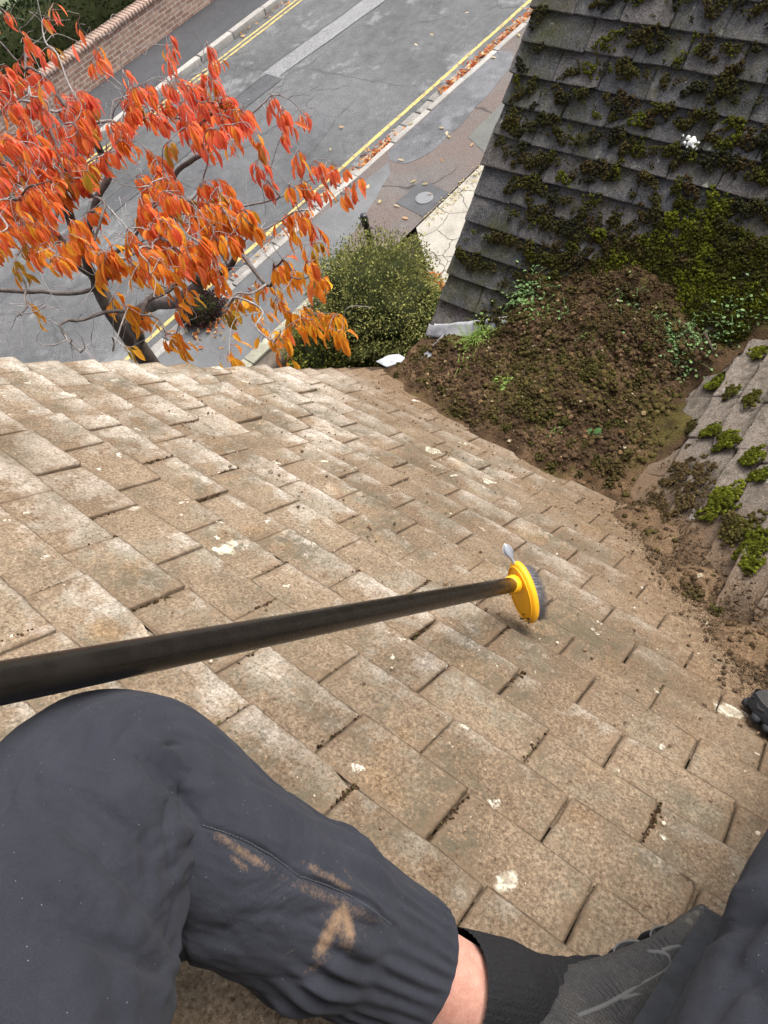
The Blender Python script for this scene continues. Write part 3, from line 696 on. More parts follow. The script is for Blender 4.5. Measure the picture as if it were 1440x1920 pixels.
front = np.clip((Y.ravel() - (0.225 + 0.02 * fbm(P * 18, 2, 46) + np.clip(1.30 - X.ravel(), 0, 0.1) * 0.9)) / 0.05, 0, 2); H = H - front ** 2 * 0.12
P[:, 2] = H
rf = roofs(P[:, 0], P[:, 1])
idx = np.arange(nx * ny).reshape(nx, ny)
F = np.stack([idx[:-1, :-1], idx[1:, :-1], idx[1:, 1:], idx[:-1, 1:]], -1).reshape(-1, 4)
keep = ((H - rf)[F].max(1) > -0.012) & (P[F][:, :, 1].max(1) < 0.295); F = F[keep]
def debris_col(P, seed=50):
    a = fbm(P * 13, 4, seed)[:, None]; b_ = fbm(P * 30, 3, seed + 3)[:, None]; c_ = fbm(P * 6 + 3, 3, seed + 7)[:, None]
    base = np.array([0.066, 0.041, 0.0225]) * (1 + 0.6 * a) * (1 + 0.7 * b_) + np.array([0.055, 0.036, 0.020]) * np.clip(a, 0, 1)
    base = np.clip(base, 0.008, 1)
    olive = np.array([0.060, 0.050, 0.014]); g_ = np.clip((c_ + 0.35 * b_ - 0.13) * 4.0, 0, 0.85)
    return base * (1 - g_) + olive * (1 + 0.5 * b_) * g_
colr = debris_col(P)
sand = np.clip((-P[:, 1] - 0.80) / 0.22, 0, 0.85)[:, None] * np.clip(1.35 - P[:, 0], 0, 0.4)[:, None] * 2.5
colr = colr * (1 - sand) + sand * np.array([0.15, 0.098, 0.058]) * (1 + 0.4 * fbm(P * 70, 2, 49))[:, None]
m_deb = attr_mat('crumbly_debris', 0.97, 0, 0.65, 240, 0.9, 0.1)
deb = mk('moss_debris', P, F, m_deb, col=colr)
tag(deb, 'heap of dark brown scraped moss and soil filling the valley gutter', 'moss debris', kind='stuff')

# clods lying on the heap and crumbs on the tiles beside it
IV1, IF1 = ico(1); IV2, IF2 = ico(2)
def blobs(C, Rr, seed, flat=0.75, tmpl=(IV1, IF1), rough=0.35, nrm=None):
    n = len(C); r = np.random.default_rng(seed)
    z = np.tile([0, 0, 1.0], (n, 1)) if nrm is None else nrm
    M = rot_axes(z, r.random(n) * 6.28)
    S = Rr[:, None] * np.stack([0.8 + 0.5 * r.random(n), 0.8 + 0.5 * r.random(n), flat * (0.8 + 0.4 * r.random(n))], -1)
    M = M * S[:, None, :]
    V, F = inst(tmpl[0], tmpl[1], M, C); k = len(tmpl[0])
    cc = np.repeat(C, k, 0); d = V - cc
    f = fbm(V / np.repeat(Rr, k)[:, None] * 1.3 + cc * 50, 3, seed)
    return cc + d * (1 + rough * f)[:, None] * 1.0, F
sel = np.where((H - rf > -0.004) & (Y.ravel() < 0.22))[0]
wt_ = np.clip((H - rf)[sel], 0.004, 0.09); wt_ /= wt_.sum()
pk = rng.choice(sel, 7500, p=wt_)
C = P[pk] + rng.normal(0, 0.003, (len(pk), 3)); Rr = 0.0020 + 0.0075 * rng.random(len(pk)) ** 3.5
V1, F1 = blobs(C, Rr, 61, 0.8, rough=0.5)
cc1 = np.repeat(debris_col(C * 1.0 + 5, 53) * (0.75 + 0.6 * rng.random((len(pk), 1))), 42, 0)
# crumbs on the slope, thicker towards the valley
nb = 7000; bb = 1.88 - 1.5 * rng.random(nb) ** 0.55 * 1.0; aa = rng.random(nb) * 1.9 - 0.2
keepc = rng.random(nb) < np.clip(0.10 + 0.9 * ((bb - 0.75) / 0.7) ** 2, 0.08, 1)
C2 = pl(aa[keepc], bb[keepc], 0.002 - 0.006 * rng.random(keepc.sum())); R_2 = 0.0008 + 0.0026 * rng.random(len(C2)) ** 4
okc = (C2[:, 2] > C3 - C2[:, 1] - 0.02); C2, R_2 = C2[okc], R_2[okc]
V2, F2 = blobs(C2, R_2, 62, 0.7); cc2 = np.repeat(np.array([0.15, 0.10, 0.06]) * (0.5 + 1.1 * rng.random((len(C2), 1))), 42, 0)
# a band of silt creeping up the joint between slope and cross roof
s_ = rng.random(6000) ** 0.8; z_ = -1.0 + 0.75 * s_; xx = -z_ + rng.normal(0, 0.040, 6000); yy = C3 - z_ + rng.normal(0, 0.040, 6000)
C3_ = np.stack([xx, yy, np.maximum(-xx, C3 - yy) + 0.0], -1); R_3 = 0.0009 + 0.0035 * rng.random(6000) ** 5
V3, F3 = blobs(C3_, R_3, 63, 0.7); cc3 = np.repeat(np.array([0.085, 0.056, 0.033]) * (0.4 + 1.1 * rng.random((6000, 1))), 42, 0)
V, F = cat_mesh([(V1, F1), (V2, F2), (V3, F3)])
tag(mk('moss_debris', V, F, m_deb, col=np.concatenate([cc1, cc2, cc3])), 'loose brown clods and crumbs scattered over the heap and the tiles beside it', 'moss debris', kind='stuff')
# torn fibres, rootlets and bits of dead leaf all through the heap
pk = rng.choice(sel, 15000, p=wt_); C = P[pk] + rng.normal(0, .004, (len(pk), 3)) + [0, 0, .003]
dz = rng.normal(0, 1, (len(pk), 3)) * [1, 1, .55]; M = rot_axes(dz, rng.random(len(pk)) * 6.28); Lf = .004 + .012 * rng.random(len(pk)) ** 2
M = M * np.stack([.0005 + .0014 * rng.random(len(pk)) ** 3, np.full(len(pk), .0006), Lf], -1)[:, None, :]
V, F = inst(np.array([[-.6, 0, -.5], [.6, 0, -.5], [.5, .6, .1], [-.5, .6, .1], [0, 0, .6]]), np.array([[0, 1, 2], [0, 2, 3], [3, 2, 4]]), M, C)
fc_ = np.array([(0.085, 0.054, 0.030), (0.135, 0.092, 0.050), (0.028, 0.018, 0.011), (0.060, 0.052, 0.014), (0.17, 0.12, 0.07)])[rng.choice(5, len(pk), p=[.36, .2, .27, .12, .05])] * rng.uniform(.6, 1.2, (len(pk), 1))
tag(mk('moss_debris', V, F, m_deb, col=np.repeat(fc_, 5, 0), smooth=False), 'torn fibres and rootlets sticking out of the brown heap', 'moss debris', kind='stuff')
C = C3_[rng.integers(0, len(C3_), 9000)] + rng.normal(0, .008, (9000, 3)); C[:, 2] = np.maximum(roofs(C[:, 0], C[:, 1]), rbf(C, CP) - .004) + .003
dz = rng.normal(0, 1, (9000, 3)) * [1, 1, .6]; M = rot_axes(dz, rng.random(9000) * 6.28) * np.stack([.0005 + .0012 * rng.random(9000) ** 3, np.full(9000, .0006), .004 + .010 * rng.random(9000) ** 2], -1)[:, None, :]
V, F = inst(np.array([[-.6, 0, -.5], [.6, 0, -.5], [.5, .6, .1], [-.5, .6, .1], [0, 0, .6]]), np.array([[0, 1, 2], [0, 2, 3], [3, 2, 4]]), M, C)
fc_ = np.array([(0.11, 0.072, 0.040), (0.16, 0.11, 0.065), (0.05, 0.032, 0.018), (0.075, 0.06, 0.02)])[rng.choice(4, 9000, p=[.4, .2, .28, .12])] * rng.uniform(.6, 1.2, (9000, 1))
tag(mk('moss_debris', V, F, m_deb, col=np.repeat(fc_, 5, 0), smooth=False), 'brown fibres washed together along the valley between the slopes', 'moss debris', kind='stuff')
pk = rng.choice(sel, 420, p=wt_); C = P[pk] + [0, 0, .006]; z = rng.normal(0, .5, (420, 3)) + [0, 0, 1.0]
M = rot_axes(z, rng.random(420) * 6.28) * (.004 + .012 * rng.random(420) ** 2)[:, None, None]
V, F = inst(np.array([[-.5, -.3, 0], [.4, -.4, .1], [.55, .3, 0], [-.3, .5, .15], [0, 0, .2]]), np.array([[0, 1, 4], [1, 2, 4], [2, 3, 4], [3, 0, 4]]), M, C)
fc_ = np.array([(0.16, 0.10, 0.05), (0.24, 0.17, 0.09), (0.08, 0.045, 0.02), (0.30, 0.25, 0.17)])[rng.choice(4, 420, p=[.4, .2, .3, .1])]
tag(mk('moss_debris', V, F, m_deb, col=np.repeat(fc_, 5, 0), smooth=False), 'dry leaf flakes lying on the brown heap', 'moss debris', kind='stuff')
# pale grit on the brushed slope
nb = 2600; aa = rng.random(nb) * 2.0 - 0.3; bb = -0.75 + 2.3 * rng.random(nb) ** 0.8
C = pl(aa, bb, 0.0005 - 0.007 * rng.random(nb)); Rr = 0.0006 + 0.0023 * rng.random(nb) ** 4
V, F = blobs(C, Rr, 64, 0.7, tmpl=ico(0), rough=0.3)
cc = np.repeat(np.where(rng.random((nb, 1)) < 0.4, np.array([[0.46, 0.38, 0.29]]), np.array([[0.16, 0.10, 0.062]])) * (0.6 + 0.6 * rng.random((nb, 1))), 12, 0)
tag(mk('grit', V, F, attr_mat('grit_stone', 0.95, 0, 0.2), col=cc), 'fine pale and brown grit lying on the sandy roof slope', 'grit', kind='stuff')
# dark moss packed in the open joints near the feet
parts = []; cols = []
for k in range(-6, 5):
    d = dk.get(k, dk[-2] + 0.44 * (-2 - k)); n = 0
    for n in range(2, 14):
        if rng.random() < 0.30: continue
        a = (n + d) * W; m_ = rng.integers(20, 90); tt = np.clip(rng.normal(rng.random(), .25, m_), 0, 1)
        C = pl(a + rng.normal(0, 0.0022, m_), (k + 0.08 + 0.88 * tt) * G, -0.012 + 0.010 * tt + 0.0015 - 0.004 * rng.random(m_)); Rr = 0.0008 + 0.0016 * rng.random(m_)
        v, f = blobs(C, Rr, 700 + k * 20 + n, 0.9); parts.append((v, f))
        cols.append(np.repeat(np.where(rng.random((m_, 1)) < 0.85, np.array([[0.045, 0.026, 0.013]]), np.array([[0.06, 0.055, 0.02]])) * (0.5 + rng.random((m_, 1))), 42, 0))
V, F = cat_mesh(parts)
tag(mk('joint_moss', V, F, m_deb, col=np.concatenate(cols)), 'dark dead moss packed in the open joints of the sandy tiles', 'moss', kind='stuff')

# living moss on the dark slope: tufts of tiny shoots over a domed body
SH = np.array([[-0.28, 0, 0], [0.28, 0, 0], [0.0, 0.10, 1.0]]); SHF = np.array([[0, 1, 2]])
def moss(C, Rr, N, flat, c0, c1, seed, dens=80, shoot=0.20):
    """tufts at C with radii Rr on a surface of normal N; returns V, F list, colours"""
    r = np.random.default_rng(seed); n = len(C)
    # every tuft is a crowd of small lumps, never one smooth body
    kk = np.repeat(np.arange(n), np.clip((19 * (Rr / 0.012) ** 1.6).astype(int), 7, 80))
    e1 = np.cross(N, [0.3, 0.5, 0.8]); e1 /= np.linalg.norm(e1); e2 = np.cross(N, e1)
    an, rd = r.random(len(kk)) * 6.283, np.sqrt(r.random(len(kk)))
    st_x, st_y = 0.75 + 0.6 * hsh(kk * 7 + seed), 0.75 + 0.6 * hsh(kk * 13 + seed)
    lob = 1 + 0.45 * np.sin(an * 2 + 6 * hsh(kk * 5 + 1)) + 0.25 * np.sin(an * 3 + 6 * hsh(kk * 3 + 2))
    ho = np.sqrt(np.clip(1 - rd ** 2, 0, 1)) * flat * (0.35 + 0.65 * r.random(len(kk)))
    LC = C[kk] + Rr[kk][:, None] * ((rd * lob * np.cos(an) * st_x)[:, None] * e1 + (rd * lob * np.sin(an) * st_y)[:, None] * e2 + ho[:, None] * N)
    LR = np.clip(Rr[kk] * (0.13 + 0.17 * r.random(len(kk))), 0.0014, 0.0042)
    V, F = blobs(LC, LR, seed, 0.85, (IV1, IF1), 0.8, np.tile(N, (len(kk), 1)))
    mixc = r.random((n, 1)); base = c0 * (1 - mixc) + c1 * mixc
    lcol = base[kk] * (0.45 + 0.75 * r.random((len(kk), 1)) ** 1.3)
    bcol = np.repeat(lcol, len(IV1), 0) * (0.7 + 0.6 * r.random((len(V), 1)))
    C, Rr, n, base = LC, LR, len(LC), lcol * 1.15; flat = 0.9; dens = dens * 0.15
    k = np.repeat(np.arange(n), np.maximum(5, (dens * (Rr / Rr.mean()) ** 1.4)).astype(int))
    u = r.normal(0, 1, (len(k), 3)); u /= np.linalg.norm(u, axis=1, keepdims=True)
    un = u @ N; u = u - np.outer(np.minimum(un, 0) * 2, N)
    un = np.abs(un)[:, None]; pos = C[k] + Rr[k][:, None] * ((u - un * N) * 1.0 + un * N * flat)
    pos = pos + (fbm(pos * 90, 2, seed) * 0.35)[:, None] * Rr[k][:, None] * u * 0.8
    d = u + 0.8 * N + r.normal(0, 0.35, u.shape); M = rot_axes(d, r.random(len(k)) * 6.28)
    L = (shoot * 2.2 * Rr[k] * (0.6 + 0.8 * r.random(len(k))) + 0.0010); Wd = np.minimum(L * 0.8, 0.0016)
    M = M * np.stack([Wd, Wd, L], -1)[:, None, :]
    V2, F2 = inst(SH, SHF, M, pos)
    sc = np.repeat(base[k] * (0.55 + 0.9 * r.random((len(k), 1))), 3, 0)
    return np.concatenate([V, V2]), [np.concatenate([F, F2 + len(V)])], np.concatenate([bcol, sc])
m_moss = attr_mat('moss', 0.95, 0.0, 0.35, 150, 0.5, 0.1)
GREEN, OLIVE, BROWN, BLACK = np.array([0.110, 0.122, 0.011]), np.array([0.048, 0.045, 0.011]), np.array([0.050, 0.035, 0.015]), np.array([0.022, 0.022, 0.012])
r = np.random.default_rng(12); C, Rr, tp = [], [], []
def dpos(w, y, n=0.0): return dark(-y, -np.asarray(w, float), n)
for k in range(2, 20):                                       # strung along the lee of every course
    y = 0.17
    while y > -1.35:
        w = (k + 0.03) * 0.1 - 0.012 - 0.034 * r.random() ** 2 - (0.06 * r.random() if r.random() < 0.3 else 0)
        left = np.clip((0.2 - y) / 0.5, 0.25, 1); den = left * np.clip(1.15 - 0.30 * (w - 0.3), 0.5, 1)
        if fbm(np.array([[w * 4, y * 4, 1.7]]), 3, 5)[0] * 1.25 + 0.25 + 0.45 * (den - 0.5) > 0 and not (w < 0.46 and y > -0.04):
            rr = 0.007 + 0.021 * r.random() ** 1.7
            C.append(dpos(w, y, -0.002)); Rr.append(rr); tp.append(r.random())
        y -= 0.009 + 0.017 * r.random()
C, Rr, tp = np.array(C).reshape(-1, 3), np.array(Rr), np.array(tp)
VV, FF, CC = [], [], []
for lo, hi, c0, c1, sd_ in ((0.0, 0.46, OLIVE, BROWN, 1), (0.46, 0.84, BLACK, OLIVE, 2), (0.84, 1.01, GREEN * 0.75, OLIVE, 3)):
    q = (tp >= lo) & (tp < hi); v, f, c = moss(C[q], Rr[q], P_DARK[0], 0.62, c0, c1, 80 + sd_, 70, 0.22)
    VV.append((v, f[0])); CC.append(c)
V, F = cat_mesh(VV)
tag(mk('roof_moss', V, F, m_moss, col=np.concatenate(CC)), 'olive and black moss growing in rows along the dark tile courses', 'moss', kind='stuff')
# dead brown moss where heap and tiles meet
C, Rr = [], []
for _ in range(900):
    w, y = 0.20 + 0.55 * r.random(), 0.02 - 1.0 * r.random()
    p_ = dpos(w, y); d_ = p_[2] - rbf(p_[None], CP)[0]
    if -0.015 < d_ < 0.05 + 0.05 * r.random(): C.append(dpos(w, y, -0.003)); Rr.append(0.006 + 0.014 * r.random() ** 2)
v, f, c = moss(np.array(C), np.array(Rr), P_DARK[0], 0.55, BROWN * 1.1, OLIVE * 1.1, 87, 70, 0.25)
tag(mk('roof_moss', v, f, m_moss, col=c), 'dead brown moss along the upper edge of the heap', 'moss', kind='stuff')
# the bright carpet low on the right of the dark slope
C, Rr = [], []
n_try = 3600
for _ in range(n_try):
    w, y = 0.28 + 0.72 * r.random(), -0.15 - 1.0 * r.random()
    e = 0.60 - abs(w - (0.58 - 0.12 * (y + 0.6))) * 2.3 - np.clip(y + 0.52, 0, 1) * 3.0 + 0.55 * fbm(np.array([[w * 7, y * 7, 4.4]]), 3, 6)[0]
    if e > 0.12 + 0.5 * r.random() ** 2: C.append(dpos(w, y, -0.004 + 0.004 * r.random())); Rr.append(0.010 + 0.017 * r.random() ** 2)
C, Rr = np.array(C), np.array(Rr); g_ = fbm(C * 9, 3, 8) + 0.25 * r.normal(0, 1, len(C))
VV, CC = [], []
for q, c0, c1, sd_ in ((g_ > 0.22, GREEN * 1.0, GREEN * 0.6, 4), (g_ <= 0.22, OLIVE, GREEN * 0.42, 5)):
    v, f, c = moss(C[q], Rr[q], P_DARK[0], 0.6, c0, c1, 80 + sd_, 85, 0.22); VV.append((v, f[0])); CC.append(c)
V, F = cat_mesh(VV)
tag(mk('roof_moss', V, F, m_moss, col=np.concatenate(CC)), 'bright green carpet of moss low on the dark roof above the heap', 'moss', kind='stuff')
# moss knots mixed into the heap
q = rng.choice(sel, 620, p=wt_); C = P[q]; Rr = 0.004 + 0.015 * rng.random(620) ** 2.2
v, f, c = moss(C, Rr, np.array([-0.2, 0.1, 0.97]) / np.linalg.norm([-0.2, 0.1, 0.97]), 0.6, OLIVE * 1.2, BROWN * 1.9, 91, 70, 0.25)
tag(mk('roof_moss', v, f, m_moss, col=c), 'small brown green knots of moss mixed into the debris heap', 'moss', kind='stuff')

hi_ = sel[(P[sel, 0] > 1.52) & (P[sel, 1] > -.75)]
for nm_, n_l, pool, r0, r1, cA, cB, lab in (('moss_clod', 75, sel, .010, .026, BROWN * 1.7, OLIVE * 1.3, 'torn lumps of brown and olive moss turf lying on the heap'), ('moss_clod', 330, hi_, .005, .016, BROWN * 1.9, BROWN * 1.1, 'matted dead moss along the back of the heap')):
    q = rng.choice(pool, n_l); C = P[q] - [0, 0, .004]; Rr = r0 + r1 * rng.random(n_l) ** 2
    v, f, c = moss(C, Rr, np.array([-.2, .1, .97]) / np.linalg.norm([-.2, .1, .97]), .5, cA, cB, 95 + n_l, 90, .22)
    tag(mk('roof_moss', v, f, m_moss, col=c), lab, 'moss', kind='stuff')
# single cushions on the cross roof: each a thing
cush = [(1345, 718, .020, 1, 'small round green moss cushion near the top edge of the cross roof'),
        (1418, 664, .022, 1, 'flat moss cushion beside the white lichen high on the cross roof'),
        (1333, 805, .019, 1, 'round green moss cushion under the single pale leaf of the cross roof'),
        (1372, 733, .018, 2, 'thin olive moss cushion right of the small round one'),
        (1362, 829, .027, 1, 'broad green moss cushion in the middle of the cross roof'),
        (1408, 749, .020, 2, 'slim moss cushion lying in a tile joint by the right edge'),
        (1412, 853, .024, 1, 'bright moss cushion right of the broad one'),
        (1428, 889, .019, 1, 'bright green moss cushion by the right edge below the white lichen'),
        (1352, 941, .031, 1, 'large domed moss cushion half way down the cross roof'),
        (1384, 985, .034, 2, 'largest moss cushion, brown on its lower side'),
        (1418, 1030, .033, 1, 'wide moss cushion spilling out of a joint at the right edge'),
        (1404, 1068, .009, 2, 'tiny moss button below the widest cushion'),
        (1378, 1213, .016, 1, 'small yellow green moss tuft in the silt of the valley'),
        (1330, 1158, .017, 3, 'small dark moss tuft in the silt of the valley'),
        (1296, 800, .016, 3, 'thin dark moss cushion at the edge of the heap on the cross roof')]
for i, (px, py, rr, kd, lab) in enumerate(cush):
    c = roof_hit(px, py, P_SIDE); n = P_SIDE[0]
    k = 7; off = rng.normal(0, 0.5, (k, 1)) * rr * np.array([1.0, 0, 0]) + rng.normal(0, 0.28, (k, 1)) * rr * np.array([0, R2, -R2])
    v, f, cc = moss(c + off * 1.25 - n * 0.001, rr * (0.62 + 0.4 * rng.random(k)), n, 0.34, *((GREEN * 1.1, GREEN * 0.55), (GREEN * 0.7, BROWN * 1.5), (BROWN, OLIVE * 1.3))[kd - 1], 120 + i, 170, 0.16)
    o = mk('moss_cushion', v - c, f, m_moss, col=cc); o.location = c
    tag(o, lab, 'moss cushion', 'moss cushions on the cross roof')
# brown moss mats hanging on the cross roof
for px, py, ln, lab in ((1290, 912, .17, 'brown dead moss mat lying across the cross roof above the silt'), (1225, 968, .13, 'small brown dead moss mat at the foot of the cross roof')):
    c = roof_hit(px, py, P_SIDE); k = 130; n = P_SIDE[0]
    off = rng.normal(0, 0.45, (k, 1)) * ln * np.array([0.8, R2 * .6, -R2 * .6]) + rng.normal(0, 0.22, (k, 1)) * ln * np.array([-0.3, R2, -R2])
    v, f, cc = moss(c + off, 0.005 + 0.011 * rng.random(k) ** 2, n, 0.32, BROWN * 2.3, BROWN * 1.4, 160 + px, 70, 0.25)
    o = mk('moss_mat', v - c, f, m_moss, col=cc); o.location = c; tag(o, lab, 'moss mat', 'dead moss mats')

# weeds
LW = np.array([[0, 0, 0], [-.32, .35, .05], [0, .38, 0.0], [.32, .35, .05], [-.27, .72, .04], [0, .74, -.02], [.27, .72, .04], [0, 1.0, -.10]])
LWF = np.array([[0, 2, 1, 1], [0, 3, 2, 2], [1, 2, 5, 4], [2, 3, 6, 5], [4, 5, 7, 7], [5, 6, 7, 7]])
LWT = np.array([[0, 2, 1], [0, 3, 2], [1, 2, 5], [1, 5, 4], [2, 3, 6], [2, 6, 5], [4, 5, 7], [5, 6, 7]])
m_weed = attr_mat('weed_leaf', 0.5, 0.25, 0.15, 40)
def weed(px, py, d, spread, n, L, col, lab, blades=0, seed=0, upright=0.5, cat='weed'):
    r = np.random.default_rng(seed)
    base = CAM + (pt(px, py, 1.0) - CAM) * d
    for dd in np.linspace(d - 0.5, d + 0.6, 240):                       # stand it on the surface below
        q = CAM + (pt(px, py, 1.0) - CAM) * dd
        h = max(rbf(q[None], CP)[0], roofs(q[0], q[1]))
        if q[2] < h: base = np.array([q[0], q[1], h]); break
    root = thing('weed_plant', lab, cat, 'weeds growing in the debris', loc=tuple(base))
    pos = r.normal(0, 0.5, (n, 2)) * spread; p3 = np.concatenate([pos, np.zeros((n, 1))], 1)
    hh = np.array([max(rbf((base + q)[None], CP)[0], roofs(*(base + q)[:2])) for q in p3]) - base[2]
    p3[:, 2] = np.clip(hh, -0.06, 0.14) + 0.004 + upright * spread * 0.5 * r.random(n)
    dr = np.stack([r.normal(0, 1, n), r.normal(0, 1, n), 0.35 + 0.5 * r.random(n)], -1)
    z = np.stack([r.normal(0, .35, n), r.normal(0, .35, n), np.ones(n)], -1); z /= np.linalg.norm(z, axis=1, keepdims=True)
    y = dr - (dr * z).sum(1, keepdims=True) * z; y /= np.linalg.norm(y, axis=1, keepdims=True); x = np.cross(y, z)
    S = (L * (0.6 + 0.8 * r.random(n)))[:, None, None]
    V, F = inst(LW, LWT, np.stack([x, y, z], -1) * S, p3)
    c = np.repeat(np.array(col) * (0.65 + 0.7 * r.random((n, 1))), 8, 0)
    mk('leaves', V, F, m_weed, root, col=c)
    ts = []
    for i in range(0, n, 3):
        q0 = p3[i].copy(); q0[:2] *= 0.55; q0[2] = hh[i] - 0.005; ts.append(tube(spline(np.array([q0, (q0 + p3[i]) / 2 + [0, 0, 0.008], p3[i]]), 5), 0.0007, 4, False))
    for i in range(blades):
        a = r.random() * 6.28; l = spread * (0.8 + 0.9 * r.random()); q0 = np.append(r.normal(0, .3, 2) * spread, 0.0)
        q0[2] = max(rbf((base + q0)[None], CP)[0], roofs(*(base + q0)[:2])) - base[2]
        e = np.array([math.cos(a), math.sin(a), 0]); ts.append(tube(spline(np.array([q0, q0 + e * l * .35 + [0, 0, l * .45], q0 + e * l * .8 + [0, 0, l * .35]]), 7), np.linspace(0.0016, 0.0004, 7), 4, False))
    V, F = join(ts); mk('stems', V, F, m_weed, root, col=np.tile(np.array(col) * 1.15, (len(V), 1)))
OG = (0.12, 0.19, 0.055)
LG, MG, DG, BG = (0.20, 0.30, 0.055), (0.13, 0.21, 0.050), (0.055, 0.12, 0.035), (0.145, 0.235, 0.080)
weed(985, 555, 2.3, .080, 170, .013, BG, 'trailing pale green chickweed beside the lead corner of the dark roof', 6, 1)
weed(1010, 590, 2.3, .060, 70, .012, MG, 'small leafy green weed just below the trailing chickweed', 6, 12)
weed(895, 640, 2.3, .075, 260, .009, LG, 'feathery light green weed at the front of the heap', 40, 2)
weed(1270, 655, 2.1, .080, 620, .012, BG, 'dense mat of small green leaves at the back of the heap', 0, 3, .3)
weed(1215, 625, 2.1, .060, 200, .013, BG, 'looser leafy part left of the dense green mat', 0, 4, .4)
weed(1355, 610, 2.1, .070, 90, .012, BG, 'straggling green weed along the top of the cross roof', 4, 5)
weed(1105, 640, 2.1, .035, 26, .013, MG, 'little pale green seedling clump in the middle of the heap', 5, 6)
weed(945, 720, 2.0, .035, 26, .012, LG, 'bright green seedling standing alone near the brushed tiles', 12, 7, .9)
weed(1040, 820, 1.85, .036, 40, .011, MG, 'small fine leaved weed near the foot of the heap', 6, 8)
weed(1108, 818, 1.85, .030, 26, .022, DG, 'dark glossy leaved weed near the foot of the heap', 0, 9, .8)
weed(1140, 690, 2.0, .016, 4, .008, LG, 'single bent grass blade in the brown heap', 3, 10)
weed(1060, 590, 2.3, .050, 20, .012, BG, 'thin pale sprig lying over the heap below the dark tiles', 9, 11)
weed(1180, 560, 2.3, .055, 40, .012, OG, 'scattered small seedlings at the foot of the bright green moss', 4, 21)
weed(870, 690, 2.1, .050, 30, .010, LG, 'thin light green sprigs low at the front of the heap', 8, 22)
weed(1400, 580, 2.2, .060, 50, .012, OG, 'green weed strip in the corner between heap and cross roof', 0, 23)
# twigs
for i, (px0, py0, px1, py1, lab) in enumerate([(1020, 640, 1072, 639, 'thin dark twig lying level on the heap'), (1320, 625, 1337, 660, 'short thick bit of bark beside the dense green mat'), (980, 705, 985, 690, 'thin upright dry stalk in the heap'), (1065, 728, 1105, 726, 'thin pale twig in the middle of the heap')]):
    def gp(px, py):
        for dd in np.linspace(1.3, 2.9, 320):
            q = CAM + (pt(px, py, 1.0) - CAM) * dd; h = max(rbf(q[None], CP)[0], roofs(q[0], q[1])) + 0.014
            if q[2] < h: return np.array([q[0], q[1], h])
    p0, p1 = gp(px0, py0), gp(px1, py1); r0 = 0.006 if i == 1 else 0.0016
    v, f = tube(spline(np.array([p0, (p0 + p1) / 2 + [0, 0, .004], p1]), 8), np.linspace(r0, r0 * 0.6, 8), 6)
    tag(mk('twig', v, f, plain('twig_bark', (0.075, 0.055, 0.04), 0.95, 0.4, 80)), lab, 'twig', 'twigs on the heap')

# ================================================================ THE BRUSH ON ITS POLE
def rayp(px, py, d): return pt(px, py, d)
pA, pB = rayp(962, 1096, 1.186), rayp(0, 1281, 0.405)
pdir = pB - pA; pdir /= np.linalg.norm(pdir); pB2 = pA + pdir * 1.55
brush = thing('roof_brush', 'long black pole with an oval yellow brush head sweeping the sandy tiles', 'brush', loc=tuple(pA))
t = NT('black_tube'); n_ = t.noise(60, 4); t.col(t.mix(n_, (0.006, 0.005, 0.004), (0.013, 0.011, 0.009)))
t.l(t.ramp(n_, [(0.3, (0.20,) * 3), (0.7, (0.34,) * 3)]), t.b.inputs['Roughness']); t.b.inputs['Specular IOR Level'].default_value = 0.40; m_pole = t.m
V, F = tube(np.array([pA + pdir * u for u in np.linspace(-0.004, 1.55, 30)]) - pA, 0.0128, 40); mk('pole', V, F, m_pole, brush)
# head frame: seen nearly edge on, its long axis up and down the picture
nrm_ = (RIGHT * 0.80 + UPV * 0.22 - FWD * 0.10); hx = UPV * 0.93 - RIGHT * 0.26 + FWD * -0.12
hx /= np.linalg.norm(hx)
hn = FWD * 0.42 + RIGHT * 0.90 - UPV * 0.05; hn -= hx * (hn @ hx); hn /= np.linalg.norm(hn); hy = np.cross(hn, hx)
hc = rayp(975, 1113, 1.196) - pA
def head(L, Wd, h0, h1, dome, n=48):
    a = np.arange(n) / n * 2 * np.pi; rings = []
    for z, k in ((h1, 0.90), (h1, 1.0), (h0 + 0.003, 1.0), (h0, 0.93)) if not dome else ((h1, 0.0), (h1, 1.0), (h1 * 0.5 + h0 * 0.5, 1.035), (h0 + 0.003, 0.97), (h0 + 0.0008, 0.90), (h0 - 0.0015, 0.6), (h0 - 0.002, 0.0)):
        rings.append(hc + (np.cos(a) * L * k)[:, None] * hx + (np.sin(a) * Wd * k)[:, None] * hy + z * hn)
    V = np.concatenate(rings); i = np.arange(len(rings) - 1)[:, None] * n; j = np.arange(n)[None]
    return V, [np.stack([i + j, i + (j + 1) % n, i + n + (j + 1) % n, i + n + j], -1).reshape(-1, 4)]
t = NT('yellow_plastic'); n_ = t.noise(70, 5, 0.7)
t.col(t.mix(t.ramp(n_, [(0.66, 0.0), (0.74, 0.6)]), t.mix(t.noise(25, 3), (0.80, 0.36, 0.010), (0.86, 0.45, 0.018)), (0.10, 0.06, 0.03))); t.b.inputs['Roughness'].default_value = 0.42; t.b.inputs['Specular IOR Level'].default_value = 0.4
V, F = head(0.054, 0.031, 0.0, 0.012, True); mk('brush_head', V, F, t.m, brush)
a_ = np.arange(64) / 64 * 2 * np.pi; rim = hc + (np.cos(a_) * .0475)[:, None] * hx + (np.sin(a_) * .0262)[:, None] * hy - .0006 * hn
V, F = tube(np.concatenate([rim, rim[:1]]), .0011, 6, False); mk('rim', V, F, t.m, brush)
V, F = tube(np.array([pdir * u for u in (.000, .004, .010, .016, .017)]), [.0165, .0160, .0148, .0142, .0128], 32, False); mk('socket', V, F, t.m, brush)
